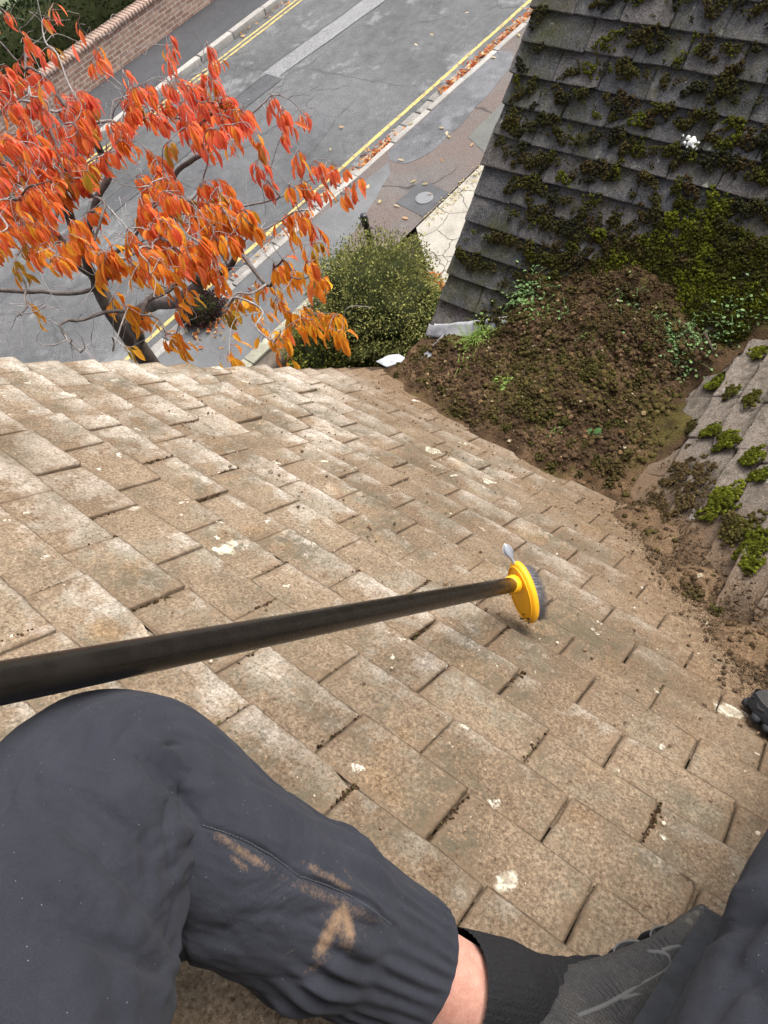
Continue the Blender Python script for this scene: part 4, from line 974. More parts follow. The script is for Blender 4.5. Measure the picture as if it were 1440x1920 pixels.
q_ = hc - hx * .047 + rng.normal(0, .004, (60, 3)) + (rng.normal(0, .010, 60))[:, None] * hy - hn * .001; V, F = blobs(q_, .0006 + .0013 * rng.random(60) ** 2, 771, .6)
mk('caked_dirt', V, [F], m_deck, brush)
nb = 2600; rr_ = np.sqrt(rng.random(nb)); an = rng.random(nb) * 6.283
base = hc + (np.cos(an) * rr_ * 0.047)[:, None] * hx + (np.sin(an) * rr_ * 0.025)[:, None] * hy + 0.011 * hn
dd = hn + ((np.cos(an) * rr_ * 0.30)[:, None] * hx + (np.sin(an) * rr_ * 0.30)[:, None] * hy) - hx * 0.60 + RIGHT * 0.22 + rng.normal(0, 0.05, (nb, 3))
M = rot_axes(dd, an); T4 = np.array([[-.0005, 0, 0], [.0005, 0, 0], [0, .0008, 0], [0, 0, 1.0]]); S = np.stack([np.ones(nb), np.ones(nb), 0.024 + 0.004 * rng.random(nb)], -1)
V, F = inst(T4, np.array([[0, 1, 3], [1, 2, 3], [2, 0, 3]]), M * S[:, None, :], base)
mk('bristles', V, [F], plain('grey_bristle', (0.27, 0.27, 0.295), 0.6, 0.3, 200), brush, smooth=False)
# flat metal hanging loop at the top end: a leaf shaped eye on a neck
tb = hc + hx * 0.052 + hn * 0.004; td = UPV * 0.88 - RIGHT * 0.46 - FWD * 0.08; td /= np.linalg.norm(td); tw = RIGHT * 0.75 + UPV * 0.4 + FWD * 0.25; tw -= td * (tw @ td); tw /= np.linalg.norm(tw)
u = np.linspace(0, 1, 22); half = np.where(u < 0.28, 0.0022 + 0.0005 * u, 0.0022 + 0.0060 * np.sin(np.clip((u - 0.28) / 0.72, 0, 1) * np.pi) ** 0.9) * (1 - 0.75 * np.clip((u - 0.9) / 0.1, 0, 1))
tn = np.cross(td, tw); P_ = tb + (u * 0.037)[:, None] * td
V = np.concatenate([P_ - half[:, None] * tw, P_ - half[:, None] * tw * 0.35 - tn * 0.0012, P_ + half[:, None] * tw * 0.35 - tn * 0.0012, P_ + half[:, None] * tw])
i = np.arange(21); F = np.concatenate([np.stack([i + 22 * k, i + 1 + 22 * k, i + 23 + 22 * k, i + 22 + 22 * k], -1) for k in range(3)])
lp_ = np.concatenate([P_ - half[:, None] * tw, (P_ + half[:, None] * tw)[::-1]]); v_, f_ = tube(lp_, 0.0010, 6, False)
mk('hanging_loop', v_, f_, plain('bright_wire', (0.80, 0.81, 0.84), 0.3, 0.05, 60, metal=0.4), brush)
o = mk('hanging_tab', V, F, plain('bright_metal', (0.34, 0.36, 0.40), 0.35, 0.1, 60, metal=0.5), brush); sm = o.modifiers.new('s', 'SOLIDIFY'); sm.thickness = 0.0012

# ================================================================ THE PERSON ON THE ROOF
HIP0 = pl(1.30, -0.86, 0.13)
person = thing('person', 'person in dark grey joggers, black sock and grey trainer sitting on the tiles', 'person', loc=tuple(HIP0))
def kn(*v): return np.array(v, float)
kneeL = rayp(205, 1492, 0.455); ankL = rayp(868, 1868, 0.560); hipL = pl(1.18, -0.80, 0.115)
kneeR = rayp(1700, 1715, 0.42)
Sr = pl(-.86, -.50, 0.02) - pl(0, 0, 0); Sr /= np.linalg.norm(Sr); Dr = P_MAIN[0] - Sr * (P_MAIN[0] @ Sr); Dr /= np.linalg.norm(Dr)
ankR = roof_hit(1396, 1346, P_MAIN) + Dr * 0.099 - Sr * 0.217; hipR = pl(1.33, -0.80, 0.115)
cloth = NT('jogger_cloth')
fw = cloth.noise(1500, 2, 0.6); md_ = cloth.noise(35, 4); lg = cloth.noise(6, 3)
base = cloth.mix(md_, (0.0180, 0.0195, 0.0255), (0.0295, 0.0318, 0.0400))
base = cloth.mix(1.0, base, cloth.ramp(fw, [(0.3, (0.80,) * 3), (0.7, (1.2,) * 3)]), 'MULTIPLY')
base = cloth.mix(1.0, base, cloth.ramp(lg, [(0.35, (0.88,) * 3), (0.65, (1.12,) * 3)]), 'MULTIPLY')
da = cloth.n('ShaderNodeSeparateColor'); cloth.l(cloth.attr(), da.inputs[0])
dmk = cloth.math('ADD', da.outputs[0], cloth.math('MULTIPLY', cloth.math('ADD', cloth.math('MULTIPLY', cloth.math('SUBTRACT', cloth.noise(90, 6, 0.85), 0.5), 1.3), cloth.math('MULTIPLY', cloth.math('SUBTRACT', cloth.noise(420, 3, 0.8), 0.5), 1.6))))
dmk = cloth.ramp(dmk, [(0.36, 0.0), (0.85, 0.80)])
base = cloth.mix(dmk, base, cloth.mix(cloth.noise(70, 4), (0.15, 0.095, 0.055), (0.29, 0.19, 0.115)))
lint = cloth.vor(170, 'F1'); base = cloth.mix(cloth.ramp(lint, [(0.035, 0.55), (0.05, 0.0)]), base, (0.35, 0.35, 0.36))
wr = cloth.noise(13, 3, 0.55, dist=1.2); wr2 = cloth.noise(34, 3, 0.6, dist=0.8)
hgt = cloth.math('ADD', cloth.math('MULTIPLY', wr, 3.2), cloth.math('ADD', cloth.math('MULTIPLY', wr2, 0.9), cloth.math('MULTIPLY', fw, 0.22)))
cloth.col(base); cloth.bump(hgt, 0.55, 0.0035)
cloth.b.inputs['Roughness'].default_value = 0.95; cloth.b.inputs['Specular IOR Level'].default_value = 0.12
cloth.b.inputs['Sheen Weight'].default_value = 0.03; cloth.b.inputs['Sheen Roughness'].default_value = 0.5
m_cloth = cloth.m

def sweep(P, r, nrm0, ns=220, nt=120, disp=None, flat=None):
    """tube of cloth along P with radius r(u); disp(u, th, pos) -> offset. th = 0 at nrm0"""
    S = spline(P, 400); L = np.concatenate([[0], np.cumsum(np.linalg.norm(np.diff(S, axis=0), axis=1))]); L /= L[-1]
    u = np.linspace(0, 1, ns); C = np.stack([np.interp(u, L, S[:, k]) for k in range(3)], -1)
    for _ in range(14): C[1:-1] = 0.25 * C[:-2] + 0.5 * C[1:-1] + 0.25 * C[2:]
    T = np.gradient(C, axis=0); T /= np.linalg.norm(T, axis=1, keepdims=True)
    N = np.zeros_like(C); v = nrm0 - T[0] * (nrm0 @ T[0]); N[0] = v / np.linalg.norm(v)
    for i in range(1, ns): v = N[i - 1] - T[i] * (N[i - 1] @ T[i]); N[i] = v / np.linalg.norm(v)
    B = np.cross(T, N); th = np.arange(nt) / nt * 2 * np.pi
    UU, TH = np.meshgrid(u, th, indexing='ij')
    R_ = np.interp(UU, *r) if isinstance(r, tuple) else r(UU, TH)
    D = np.cos(TH)[..., None] * N[:, None] + np.sin(TH)[..., None] * B[:, None]
    V = C[:, None] + D * R_[..., None]
    if disp is not None: V = V + D * disp(UU, TH, V)[..., None]
    i = np.arange(ns - 1)[:, None] * nt; j = np.arange(nt)[None]
    F = np.stack([i + j, i + (j + 1) % nt, i + nt + (j + 1) % nt, i + nt + j], -1).reshape(-1, 4)
    return V.reshape(-1, 3), F, UU.ravel(), TH.ravel(), C
def ridge(x, w): return np.exp(-(x / w) ** 2)
def pxy(V):
    d = V - CAM; z = d @ FWD; return 720 + FPX * (d @ RIGHT) / z, 960 - FPX * (d @ UPV) / z
def seg(px, py, x0, y0, x1, y1):
    dx, dy = x1 - x0, y1 - y0; L = math.hypot(dx, dy); t_ = ((px - x0) * dx + (py - y0) * dy) / L ** 2
    return t_, ((px - x0) * dy - (py - y0) * dx) / L
def crumple(V, s, sd): return fbm(V * s, 4, sd)

# left leg: thigh into the frame from below, knee, shin lying across the tiles, gathered cuff
shin_dir = ankL - kneeL; shin_dir /= np.linalg.norm(shin_dir)
cuffL = kneeL + (ankL - kneeL) * 0.82
PL_ = np.array([hipL, hipL * .62 + kneeL * .38, hipL * .25 + kneeL * .75, kneeL, kneeL + (cuffL - kneeL) * .3, kneeL + (cuffL - kneeL) * .65, cuffL])
def leg_disp(fold_seed, u_knee, cuff0, marks, ca=0.0018):
    def f(U, TH, V):
        P = V.reshape(-1, 3)
        cre = 1 - np.abs(fbm(np.stack([U * 9 + TH * 0.9, np.cos(TH) * 1.3 + U * 2, np.sin(TH) * 1.3], -1).reshape(-1, 3), 3, fold_seed + 21)).reshape(U.shape) * 2
        tw = np.stack([U * 7 + TH * 0.45, np.cos(TH) * 1.2, np.sin(TH) * 1.2], -1).reshape(-1, 3)
        d = 0.0050 * fbm(tw * 1.3, 3, fold_seed) + 0.0022 * fbm(tw * 3.1, 3, fold_seed + 3)
        d = d.reshape(U.shape) - ca * np.clip(cre - 0.62, 0, 1) * 2.2
        kneew = ridge(U - u_knee, 0.10)
        cr = np.abs(fbm(np.stack([U * 26 + 1.2 * np.sin(TH * 2), np.cos(TH) * 1.1, np.sin(TH) * 1.1], -1).reshape(-1, 3), 3, fold_seed + 7)).reshape(U.shape)
        d = d - 0.009 * kneew * (0.4 - cr)
        cu = np.clip((U - cuff0) / 0.018, 0, 1) * np.clip((1.02 - U) / 0.02, 0, 1)
        ph = TH * 30 + 3.2 * fbm(np.stack([U * 16, np.cos(TH) * 1.5, np.sin(TH) * 1.5], -1).reshape(-1, 3), 2, fold_seed + 9).reshape(U.shape)
        d = d * (1 - 0.75 * cu) + cu * (0.0016 * (1 - 0.8 * np.clip((U - 0.985) / 0.015, 0, 1)) * np.sin(ph) * (0.7 + 0.3 * np.sin(TH * 7 + U * 30)))
        blouse = ridge(U - (cuff0 - 0.035), 0.03)
        d = d + blouse * (0.0035 + 0.0030 * np.sin(TH * 19 + 2 * np.sin(TH * 3)))
        px, py = pxy(P)
        for (x0, y0, x1, y1, w, a) in marks:                       # folds pulled by the bent knee, and seams
            t_, dd = seg(px, py, x0, y0, x1, y1); m_ = np.clip(1.15 - np.abs(t_ - 0.5) * 2, 0, 1) ** 0.6
            bow = 0.06 * math.hypot(x1 - x0, y1 - y0) * np.sin(np.clip(t_, 0, 1) * np.pi)
            d = d + (a * m_ * ridge(dd - bow, w)).reshape(U.shape)
        return d
    return f
marks = [(90, 1468, 320, 1625, 13, -.0042), (75, 1520, 330, 1760, 18, -.0045), (60, 1730, 350, 1850, 16, -.0042), (230, 1390, 385, 1560, 13, -.0055), (250, 1380, 350, 1440, 9, .0035),
         (260, 1425, 330, 1530, 7, -.0045), (300, 1400, 345, 1395, 6, -.004), (312, 1545, 332, 1760, 4, -.0028), (332, 1760, 352, 1860, 4, -.0025), (105, 1455, 312, 1610, 4, -.002), (170, 1435, 280, 1620, 20, .003), (0, 1600, 180, 1720, 24, .003),
         (380, 1548, 560, 1642, 5, -.0032), (560, 1642, 735, 1735, 5, -.0032), (560, 1630, 735, 1722, 8, .002), (390, 1470, 430, 1640, 14, .002), (640, 1600, 720, 1720, 10, -.003), (520, 1740, 700, 1800, 16, .0025)]
ru = ([0, .2, .42, .52, .60, .68, .80, .90, .915, .95, 1.0], [.092, .088, .082, .074, .069, .064, .060, .056, .0545, .052, .0515])
V, F, UU, TH, C = sweep(PL_, ru, np.array([0, 0, 1.0]), 320, 400, leg_disp(5, 0.53, 0.905, marks))
def stitches(V, lines, name):
    """rows of thread lying on the cloth along seams"""
    px, py = pxy(V); zz = (V - CAM) @ FWD; parts = []
    for (x0, y0, x1, y1) in lines:
        L = math.hypot(x1 - x0, y1 - y0); nS = int(L / 7)
        for off in (2.0,):
            pts = []
            for q in np.linspace(0, 1, nS):
                bow = 0.06 * L * math.sin(q * math.pi); dx, dy = (x1 - x0) / L, (y1 - y0) / L
                X_, Y_ = x0 + dx * L * q + dy * (bow + off), y0 + dy * L * q - dx * (bow + off)
                dd = (px - X_) ** 2 + (py - Y_) ** 2 + np.where(zz < np.min(zz[(np.abs(px - X_) < 14) & (np.abs(py - Y_) < 14)], initial=9) + .03, 0, 1e6)
                i3 = np.argsort(dd)[:3]; w_ = 1 / (dd[i3] + .5); pts.append((V[i3] * w_[:, None]).sum(0) / w_.sum() - FWD * .0009)
            for a_, b_ in zip(pts[:-1], pts[1:]):
                if np.linalg.norm(a_ - b_) < .006: parts.append(tube(np.array([a_, a_ * .5 + b_ * .5 - FWD * .0004, b_ * .78 + a_ * .22]), .00032, 5))
        v, f = join(parts); mk(name, v - HIP0, f, m_thread, person); parts = []
m_thread = plain('thread', (0.060, 0.064, 0.076), .8, .2, 200)
stitches(V, [(380, 1548, 560, 1642), (560, 1642, 735, 1735)], 'seam')
# the dirt smeared on the shin
px, py = pxy(V); dirt = np.zeros(len(V)); shin = UU > 0.56
for (x0, y0, x1, y1, w, a) in [(385, 1552, 520, 1640, 10, .50), (520, 1640, 730, 1735, 13, .42), (650, 1690, 590, 1800, 12, .72), (640, 1690, 662, 1770, 9, .75), (632, 1700, 650, 1720, 16, .7), (560, 1610, 675, 1680, 9, .45), (440, 1700, 480, 1660, 6, .3), (520, 1805, 560, 1770, 6, .3), (640, 1620, 665, 1660, 4, .35), (470, 1505, 495, 1530, 5, .3), (600, 1650, 690, 1800, 45, .30), (400, 1570, 640, 1760, 60, .22), (640, 1700, 655, 1790, 20, .5), (560, 1830, 640, 1780, 8, .4), (430, 1600, 470, 1640, 8, .45)]:
    t_, dd = seg(px, py, x0, y0, x1, y1); dirt = np.maximum(dirt, 1.15 * a * np.clip(1.5 - np.abs(t_ - .5) * 2, 0, 1) * ridge(dd, w * 1.5))
dirt = np.where(shin, dirt, 0) * ((V - CAM) @ FWD < 0.62)
mk('trouser_leg', V - HIP0, F, m_cloth, person, col=np.stack([dirt, dirt * 0, dirt * 0], -1))
# right leg: only the knee and shin cross the lower right corner
marksR = [(1350, 1850, 1440, 1700, 16, -.004), (1330, 1920, 1440, 1800, 18, -.004), (1300, 1790, 1352, 1752, 4, -.003), (1250, 1840, 1300, 1790, 4, -.002), (1370, 1690, 1440, 1660, 12, .004), (1330, 1760, 1440, 1720, 12, -.004), (1380, 1800, 1440, 1900, 18, -.003)]
PR_ = np.array([hipR, hipR * .6 + kneeR * .4, hipR * .2 + kneeR * .8, kneeR, kneeR * .72 + ankR * .28, kneeR * .4 + ankR * .6, kneeR * .14 + ankR * .86])
V, F, UU, TH, C = sweep(PR_, ru, np.array([0, 0, 1.0]), 260, 150, leg_disp(15, 0.53, 0.905, marksR, 0.0008))
mk('trouser_leg', V - HIP0, F, m_cloth, person, col=np.zeros((len(V), 3)))
# seat of the trousers and hooded top (behind and below the lens)
pel = (hipL + hipR) / 2; upw = np.array([0, 0, 1.0]); back = np.array([-1.0, 0, 0]); acr = np.array([0, -1.0, 0])
def oval(P, rx, ry, ax, n=40, disp=0.0, seed=0):
    P, rx, ry = np.asarray(P), np.asarray(rx), np.asarray(ry); m = 46; S = spline(np.concatenate([P, rx[:, None], ry[:, None]], 1), m)
    a = np.arange(n) / n * 2 * np.pi; T = np.gradient(S[:, :3], axis=0); T /= np.linalg.norm(T, axis=1, keepdims=True)
    X = ax - T * (T @ ax)[:, None]; X /= np.linalg.norm(X, axis=1, keepdims=True); Y = np.cross(T, X)
    V = S[:, None, :3] + (np.cos(a)[None] * S[:, 3:4])[..., None] * X[:, None] + (np.sin(a)[None] * S[:, 4:5])[..., None] * Y[:, None]
    V = V.reshape(-1, 3)
    if disp: d = V - np.repeat(S[:, :3], n, 0); V = V + d / np.linalg.norm(d, axis=1, keepdims=True) * (disp * fbm(V * 14, 3, seed))[:, None]
    i = np.arange(m - 1)[:, None] * n; j = np.arange(n)[None]
    F = np.stack([i + j, i + (j + 1) % n, i + n + (j + 1) % n, i + n + j], -1).reshape(-1, 4)
    V = np.concatenate([V, S[:1, :3], S[-1:, :3]]); c = np.arange(n)
    return V, [F, np.stack([(c + 1) % n, c, np.full(n, m * n)], -1), np.stack([(m - 1) * n + c, (m - 1) * n + (c + 1) % n, np.full(n, m * n + 1)], -1)]
seat0 = pel + back * 0.05
V, Fs = oval([seat0 - upw * .075 + back * -.02, seat0 - upw * .05, seat0 + upw * .03 + back * .02, seat0 + upw * .13 + back * .06], [.09, .20, .21, .175], [.07, .135, .14, .115], acr, disp=.008, seed=3)
mk('trouser_seat', V - HIP0, Fs, m_cloth, person, col=np.zeros((len(V), 3)))
m_top = plain('hooded_top', (0.030, 0.032, 0.036), 0.95, 0.2, 60, 0.3)
sp = [seat0 + upw * .10 + back * .05, seat0 + upw * .25 + back * .12, seat0 + upw * .40 + back * .16, seat0 + upw * .49 + back * .165, seat0 + upw * .54 + back * .16]
V, Fs = oval(sp, [.18, .175, .205, .19, .075], [.125, .12, .125, .10, .07], acr, disp=.010, seed=4)
mk('hooded_top', V - HIP0, Fs, m_top, person)
shL, shR = sp[3] - acr * .185 - upw * .02, sp[3] + acr * .185 - upw * .02
hand_pole = pA + pdir * 1.12
hand_cam = CAM + (-FWD) * 0.035 + RIGHT * 0.11 - UPV * 0.05
elL = (shL + hand_pole) / 2 - upw * .13 - acr * .08; elR = (shR + hand_cam) / 2 - upw * .16 + acr * .10
for s0, e0, h0 in ((shL, elL, hand_pole), (shR, elR, hand_cam)):
    w_ = e0 + (h0 - e0) * 0.80
    V, F, *_ = sweep(np.array([s0 - (e0 - s0) * .05, s0 * .5 + e0 * .5, e0, e0 * .5 + w_ * .5, w_]), ([0, .45, .55, .95, 1.0], [.064, .052, .048, .040, .038]), np.array([.3, .2, 1.0]), 70, 40, lambda U, T_, V: .004 * fbm(V.reshape(-1, 3) * 22, 3, 6).reshape(U.shape))
    mk('sleeve', V - HIP0, F, m_top, person)

# ---- body: one continuous skinned surface (legs, trunk, arms with five fingers, neck, head)
t = NT('skin'); n_ = t.noise(45, 5, 0.7); f_ = t.noise(420, 3, 0.7)
c = t.ramp(n_, [(0.3, (0.38, 0.185, 0.140)), (0.55, (0.49, 0.275, 0.212)), (0.75, (0.55, 0.335, 0.265))])
c = t.mix(1.0, c, t.ramp(f_, [(0.3, (0.9, 0.84, 0.82)), (0.6, (1.04, 1.03, 1.03))]), 'MULTIPLY')
hw = t.n('ShaderNodeTexWave', wave_type='BANDS'); hw.inputs['Scale'].default_value = 190; hw.inputs['Distortion'].default_value = 26; hw.inputs['Detail'].default_value = 4; t.l(t.tc.outputs['Object'], hw.inputs['Vector'])
c = t.mix(t.ramp(hw.outputs['Fac'], [(0.93, 0.0), (0.99, 0.35)]), c, (0.16, 0.08, 0.05))
t.col(c); t.b.inputs['Roughness'].default_value = 0.5; t.b.inputs['Subsurface Weight'].default_value = 0.12; t.b.inputs['Subsurface Radius'].default_value = (0.012, 0.004, 0.002); t.bump(f_, 0.25, 0.001)
m_skin = t.m
verts, edges, rad = [], [], []
def node(p, r_, parent=None):
    verts.append(tuple(np.asarray(p) - HIP0)); rad.append(r_)
    if parent is not None: edges.append((parent, len(verts) - 1))
    return len(verts) - 1
def chain(pts, rs, parent):
    for p, r_ in zip(pts, rs): parent = node(p, r_, parent)
    return parent
root_ = node(pel + back * .03 + upw * .01, .11)
footdirL = None
for hip, k_, an_ in ((hipL, kneeL, ankL), (hipR, kneeR, ankR)):
    e_ = an_ + (an_ - k_) / np.linalg.norm(an_ - k_) * 0.03
    chain([hip, hip * .5 + k_ * .5, k_, k_ * .72 + an_ * .28, k_ * .35 + an_ * .65, k_ * .12 + an_ * .88, an_, e_], [.078, .068, .052, .050, .042, .0405, .0400, .042], root_)
ch = chain([sp[1], sp[2], sp[3] + upw * .02], [.11, .12, .07], root_)
nk = chain([sp[4] + upw * .03 + back * -.01], [.052], ch)
chain([sp[4] + upw * .10 + back * -.03, sp[4] + upw * .18 + back * -.04, sp[4] + upw * .235 + back * -.02], [.066, .078, .055], nk)
def hand(parent, sh, el, h0, across, curl):
    w_ = el + (h0 - el) * .84; f_dir = (h0 - el) / np.linalg.norm(h0 - el)
    p = chain([sh, sh * .5 + el * .5, el, el * .5 + w_ * .5, w_], [.05, .042, .037, .034, .024], parent)
    palm = chain([w_ + f_dir * .045], [.022], p)
    across = across - f_dir * (across @ f_dir); across /= np.linalg.norm(across); cd_ = curl - f_dir * (curl @ f_dir); cd_ /= np.linalg.norm(cd_)
    for q, (o_, L) in enumerate(((-.030, .070), (-.010, .080), (.011, .076), (.030, .060))):
        b_ = w_ + f_dir * .085 + across * o_
        chain([b_, b_ + f_dir * L * .35 + cd_ * L * .12, b_ + f_dir * L * .48 + cd_ * L * .5, b_ + f_dir * L * .25 + cd_ * L * .75], [.0105, .009, .0085, .007], palm)
    b_ = w_ + f_dir * .030 - across * .030
    chain([b_, b_ - across * .020 + f_dir * .030 + cd_ * .012, b_ - across * .014 + f_dir * .050 + cd_ * .034], [.013, .0105, .008], palm)
hand(ch, shL, elL, hand_pole - np.cross(pdir, np.array([0, 0, 1.0])) * .0 + upw * .022, pdir, -upw)
hand(ch, shR, elR, hand_cam, UPV, -RIGHT)
me = bpy.data.meshes.new('body'); me.from_pydata(verts, edges, [])
bo = bpy.data.objects.new('body', me); scn.collection.objects.link(bo)
md = bo.modifiers.new('skin', 'SKIN'); md.use_smooth_shade = True; md.branch_smoothing = 0.3
for sv, r_ in zip(me.skin_vertices[0].data, rad): sv.radius = (r_, r_); sv.use_root = False
me.skin_vertices[0].data[0].use_root = True
ss = bo.modifiers.new('sub', 'SUBSURF'); ss.levels = ss.render_levels = 2
bpy.context.view_layer.update()
ev = bo.evaluated_get(bpy.context.evaluated_depsgraph_get()); me2 = bpy.data.meshes.new_from_object(ev)
bpy.data.objects.remove(bo); bo = bpy.data.objects.new('body', me2); scn.collection.objects.link(bo); bo.parent = person
me2.materials.clear(); me2.materials.append(m_skin)
me2.polygons.foreach_set('use_smooth', np.ones(len(me2.polygons), dtype=bool))
hd = sp[4] + upw * .165 + back * -.03
V, F = IV2 * np.array([.092, .082, .115]) + hd + np.array([-.018, 0, .022]), IF2
V = V + (V - hd) * (0.04 * fbm(V * 60, 3, 2))[:, None]; keep = (V[F][:, :, 0].mean(1) < hd[0] + .045)
mk('hair', V - HIP0, F[keep], plain('hair', (0.05, 0.032, 0.02), 0.7, 0.4, 120), person)
fc = np.array([1.0, 0, 0])
for nm, q, s3 in (('eye', hd + fc * .066 + acr * .030, (.012, .013, .010)), ('eye', hd + fc * .066 - acr * .030, (.012, .013, .010)), ('nose', hd + fc * .085 - upw * .025, (.020, .013, .022)), ('mouth', hd + fc * .073 - upw * .062, (.010, .024, .008)), ('ear', hd + acr * .080 - upw * .01, (.018, .010, .03)), ('ear', hd - acr * .080 - upw * .01, (.018, .010, .03))):
    mk(nm, IV2 * np.array(s3) + q - HIP0, IF2, m_skin, person)

# ---- socks
m_sock = NT('sock_knit'); w_ = m_sock.n('ShaderNodeTexNoise'); w_.inputs['Scale'].default_value = 500; m_sock.l(m_sock.tc.outputs['Object'], w_.inputs['Vector'])
sl_ = m_sock.mix(w_.outputs['Fac'], (0.004, 0.004, 0.005), (0.018, 0.018, 0.020)); lint = m_sock.vor(120, 'F1')
m_sock.col(m_sock.mix(m_sock.ramp(lint, [(0.03, 0.5), (0.045, 0.0)]), sl_, (0.3, 0.3, 0.29))); m_sock.bump(w_.outputs['Fac'], 0.8, 0.002)
m_sock = m_sock.m
def sock(P, seed):
    f = lambda U, T_, V: .0006 * np.sin(T_ * 44) * np.clip(1 - U * 1.6, 0, 1) + .0022 * np.sin(U * 60 + 2 * np.sin(T_ * 2)) * np.clip(U - .25, 0, 1) + .0016 * fbm(V.reshape(-1, 3) * 40, 3, seed).reshape(U.shape)
    V, F, *_ = sweep(P, ([0, .06, .3, .7, 1.0], [.0435, .0440, .0440, .036, .032]), np.array([0, 0, 1.0]), 90, 132, f)
    mk('sock', V - HIP0, F, m_sock, person)

# ---- trainers, in their own frame: s along the foot, d towards the instep, m to the inner side
def trainer(O, S, D, Mv, label=None, detail=True):
    """O ankle joint; the sole lies at d = -0.085"""
    ns, nt = 90, 64
    u = np.linspace(0, 1, ns); s = -0.075 + 0.292 * u
    top = np.interp(s, [-.075, -.060, -.03, .02, .06, .11, .16, .195, .217], [-.045, .006, .018, .012, -.012, -.034, -.047, -.054, -.072])
    wid = np.interp(s, [-.075, -.06, -.02, .05, .11, .15, .19, .207, .217], [.012, .030, .037, .040, .0455, .0475, .040, .028, .010])
    for a_ in (top, wid):
        for _ in range(3): a_[1:-1] = .25 * a_[:-2] + .5 * a_[1:-1] + .25 * a_[2:]
    sole = -.072 + 0.010 * np.clip((s - .14) / .077, 0, 1) ** 2 + 0.004 * np.clip((-.03 - s) / .045, 0, 1)
    th = np.arange(nt) / nt * 2 * np.pi; ct, st_ = np.cos(th), np.sin(th)
    mid_ = (top + sole) / 2; hh = (top - sole) / 2
    sq = lambda x, p: np.sign(x) * np.abs(x) ** p
    dd = mid_[:, None] + hh[:, None] * sq(st_, 0.85)[None]; taper = 1 - 0.30 * np.clip(sq(st_, 1.0), 0, 1)[None] ** 2
    mm = wid[:, None] * sq(ct, 0.7)[None] * taper
    P = O + s[:, None, None] * S + dd[..., None] * D + mm[..., None] * Mv
    V = P.reshape(-1, 3)
    q = np.stack([np.repeat(s, nt) * 40, dd.ravel() * 40, mm.ravel() * 25], -1)
    dn = 0.0012 * fbm(q, 3, 3); nrm = ((sq(st_, 1.0)[None, :, None] * D + ct[None, :, None] * Mv) + 0 * P).reshape(-1, 3)
    sR = np.repeat(s, nt); toe = np.clip((sR - .13) / .03, 0, 1) * np.clip((.2 - sR) / .01, 0, 1)
    dn = dn + toe * 0.0012 * np.sin(sR * 330) - 0.0018 * ridge(sR - .172, .003)
    V = V + nrm * dn[:, None]
    i = np.arange(ns - 1)[:, None] * nt; j = np.arange(nt)[None]; jj = (j + 1) % nt
    F = np.stack([i + j, i + jj, i + nt + jj, i + nt + j], -1)
    op = (np.abs(s[:-1, None] + .014) < .052) & (st_[None] > 0.80)                   # the opening for the ankle
    F = F[~op]
    sh = mk('trainer', V - HIP0, F.reshape(-1, 4), m_shoe, person)
    if label: sh['label'] = label
    sl_ = sh.modifiers.new('s', 'SOLIDIFY'); sl_.thickness = 0.003; sl_.offset = -1
    def surf(s_, d_):                                                                # inner face point at (s, d)
        t_ = np.interp(s_, s, top); so_ = np.interp(s_, s, sole); w_ = np.interp(s_, s, wid)
        x = np.clip((d_ - (t_ + so_) / 2) / ((t_ - so_) / 2), -.995, .995); sn = np.sign(x) * np.abs(x) ** (1 / .85); cs = np.sqrt(np.clip(1 - sn ** 2, 0, 1)) ** 0.7 * (1 - .30 * np.clip(sn, 0, 1) ** 2)
        return O + np.outer(s_, S) + np.outer(d_, D) + np.outer(w_ * cs + 0.0028, Mv)
    # midsole and lugged outsole
    parts = []
    ol = np.concatenate([np.stack([s, wid + .003], -1), np.stack([s, -wid - .003], -1)[::-1]]); n = len(ol)
    for d0, d1, g0, g1, nm in ((-.070, -.090, 1.0, 1.04, 'sole'),):
        rings = []
        for d_, g_ in ((d0 + .006, .97), (d0, g0), (d1 + .004, g1), (d1, .96)):
            rings.append(O + (ol[:, :1] * 1.0) * S + (d_ + 0.010 * np.clip((ol[:, :1] - .14) / .077, 0, 1) ** 2) * D + ol[:, 1:] * g_ * Mv)
        Vv = np.concatenate(rings); i = np.arange(3)[:, None] * n; j = np.arange(n)[None]
        Fq = np.stack([i + j, i + (j + 1) % n, i + n + (j + 1) % n, i + n + j], -1).reshape(-1, 4)
        strip = np.arange(n // 2 - 1); Fb = np.stack([3 * n + strip, 3 * n + strip + 1, 3 * n + n - 2 - strip, 3 * n + n - 1 - strip], -1)
        lugs = [(Vv, [Fq, Fb])]
        for q in range(0, n, 4):
            c = O + ol[q, 0] * S + (-.093 + 0.010 * max(0, (ol[q, 0] - .14) / .077) ** 2) * D + ol[q, 1] * .95 * Mv
            bv, bf = box((-.0055, -.005, -.006), (.0055, .006, .007)); lugs.append((c + bv[:, :1] * S + bv[:, 1:2] * D + bv[:, 2:] * Mv, bf))
        Vv, Ff = join(lugs); mk(nm, Vv - HIP0, Ff, m_rub, sh, smooth=False)
    if not detail: return sh
    # pale overlay lines sweeping along the inner side
    gs, gd = np.meshgrid(np.linspace(-.06, .20, 90), np.linspace(-.07, .01, 60), indexing='ij'); gs, gd = gs.ravel(), gd.ravel()
    okg = (gd < np.interp(gs, s, top) - .001) & (gd > np.interp(gs, s, sole) + .001); gs, gd = gs[okg], gd[okg]; gp_ = surf(gs, gd); gx_, gy_ = pxy(gp_)
    def at(q):
        k = np.argmin((gx_ - q[0]) ** 2 + (gy_ - q[1]) ** 2); return (gs[k], gd[k])
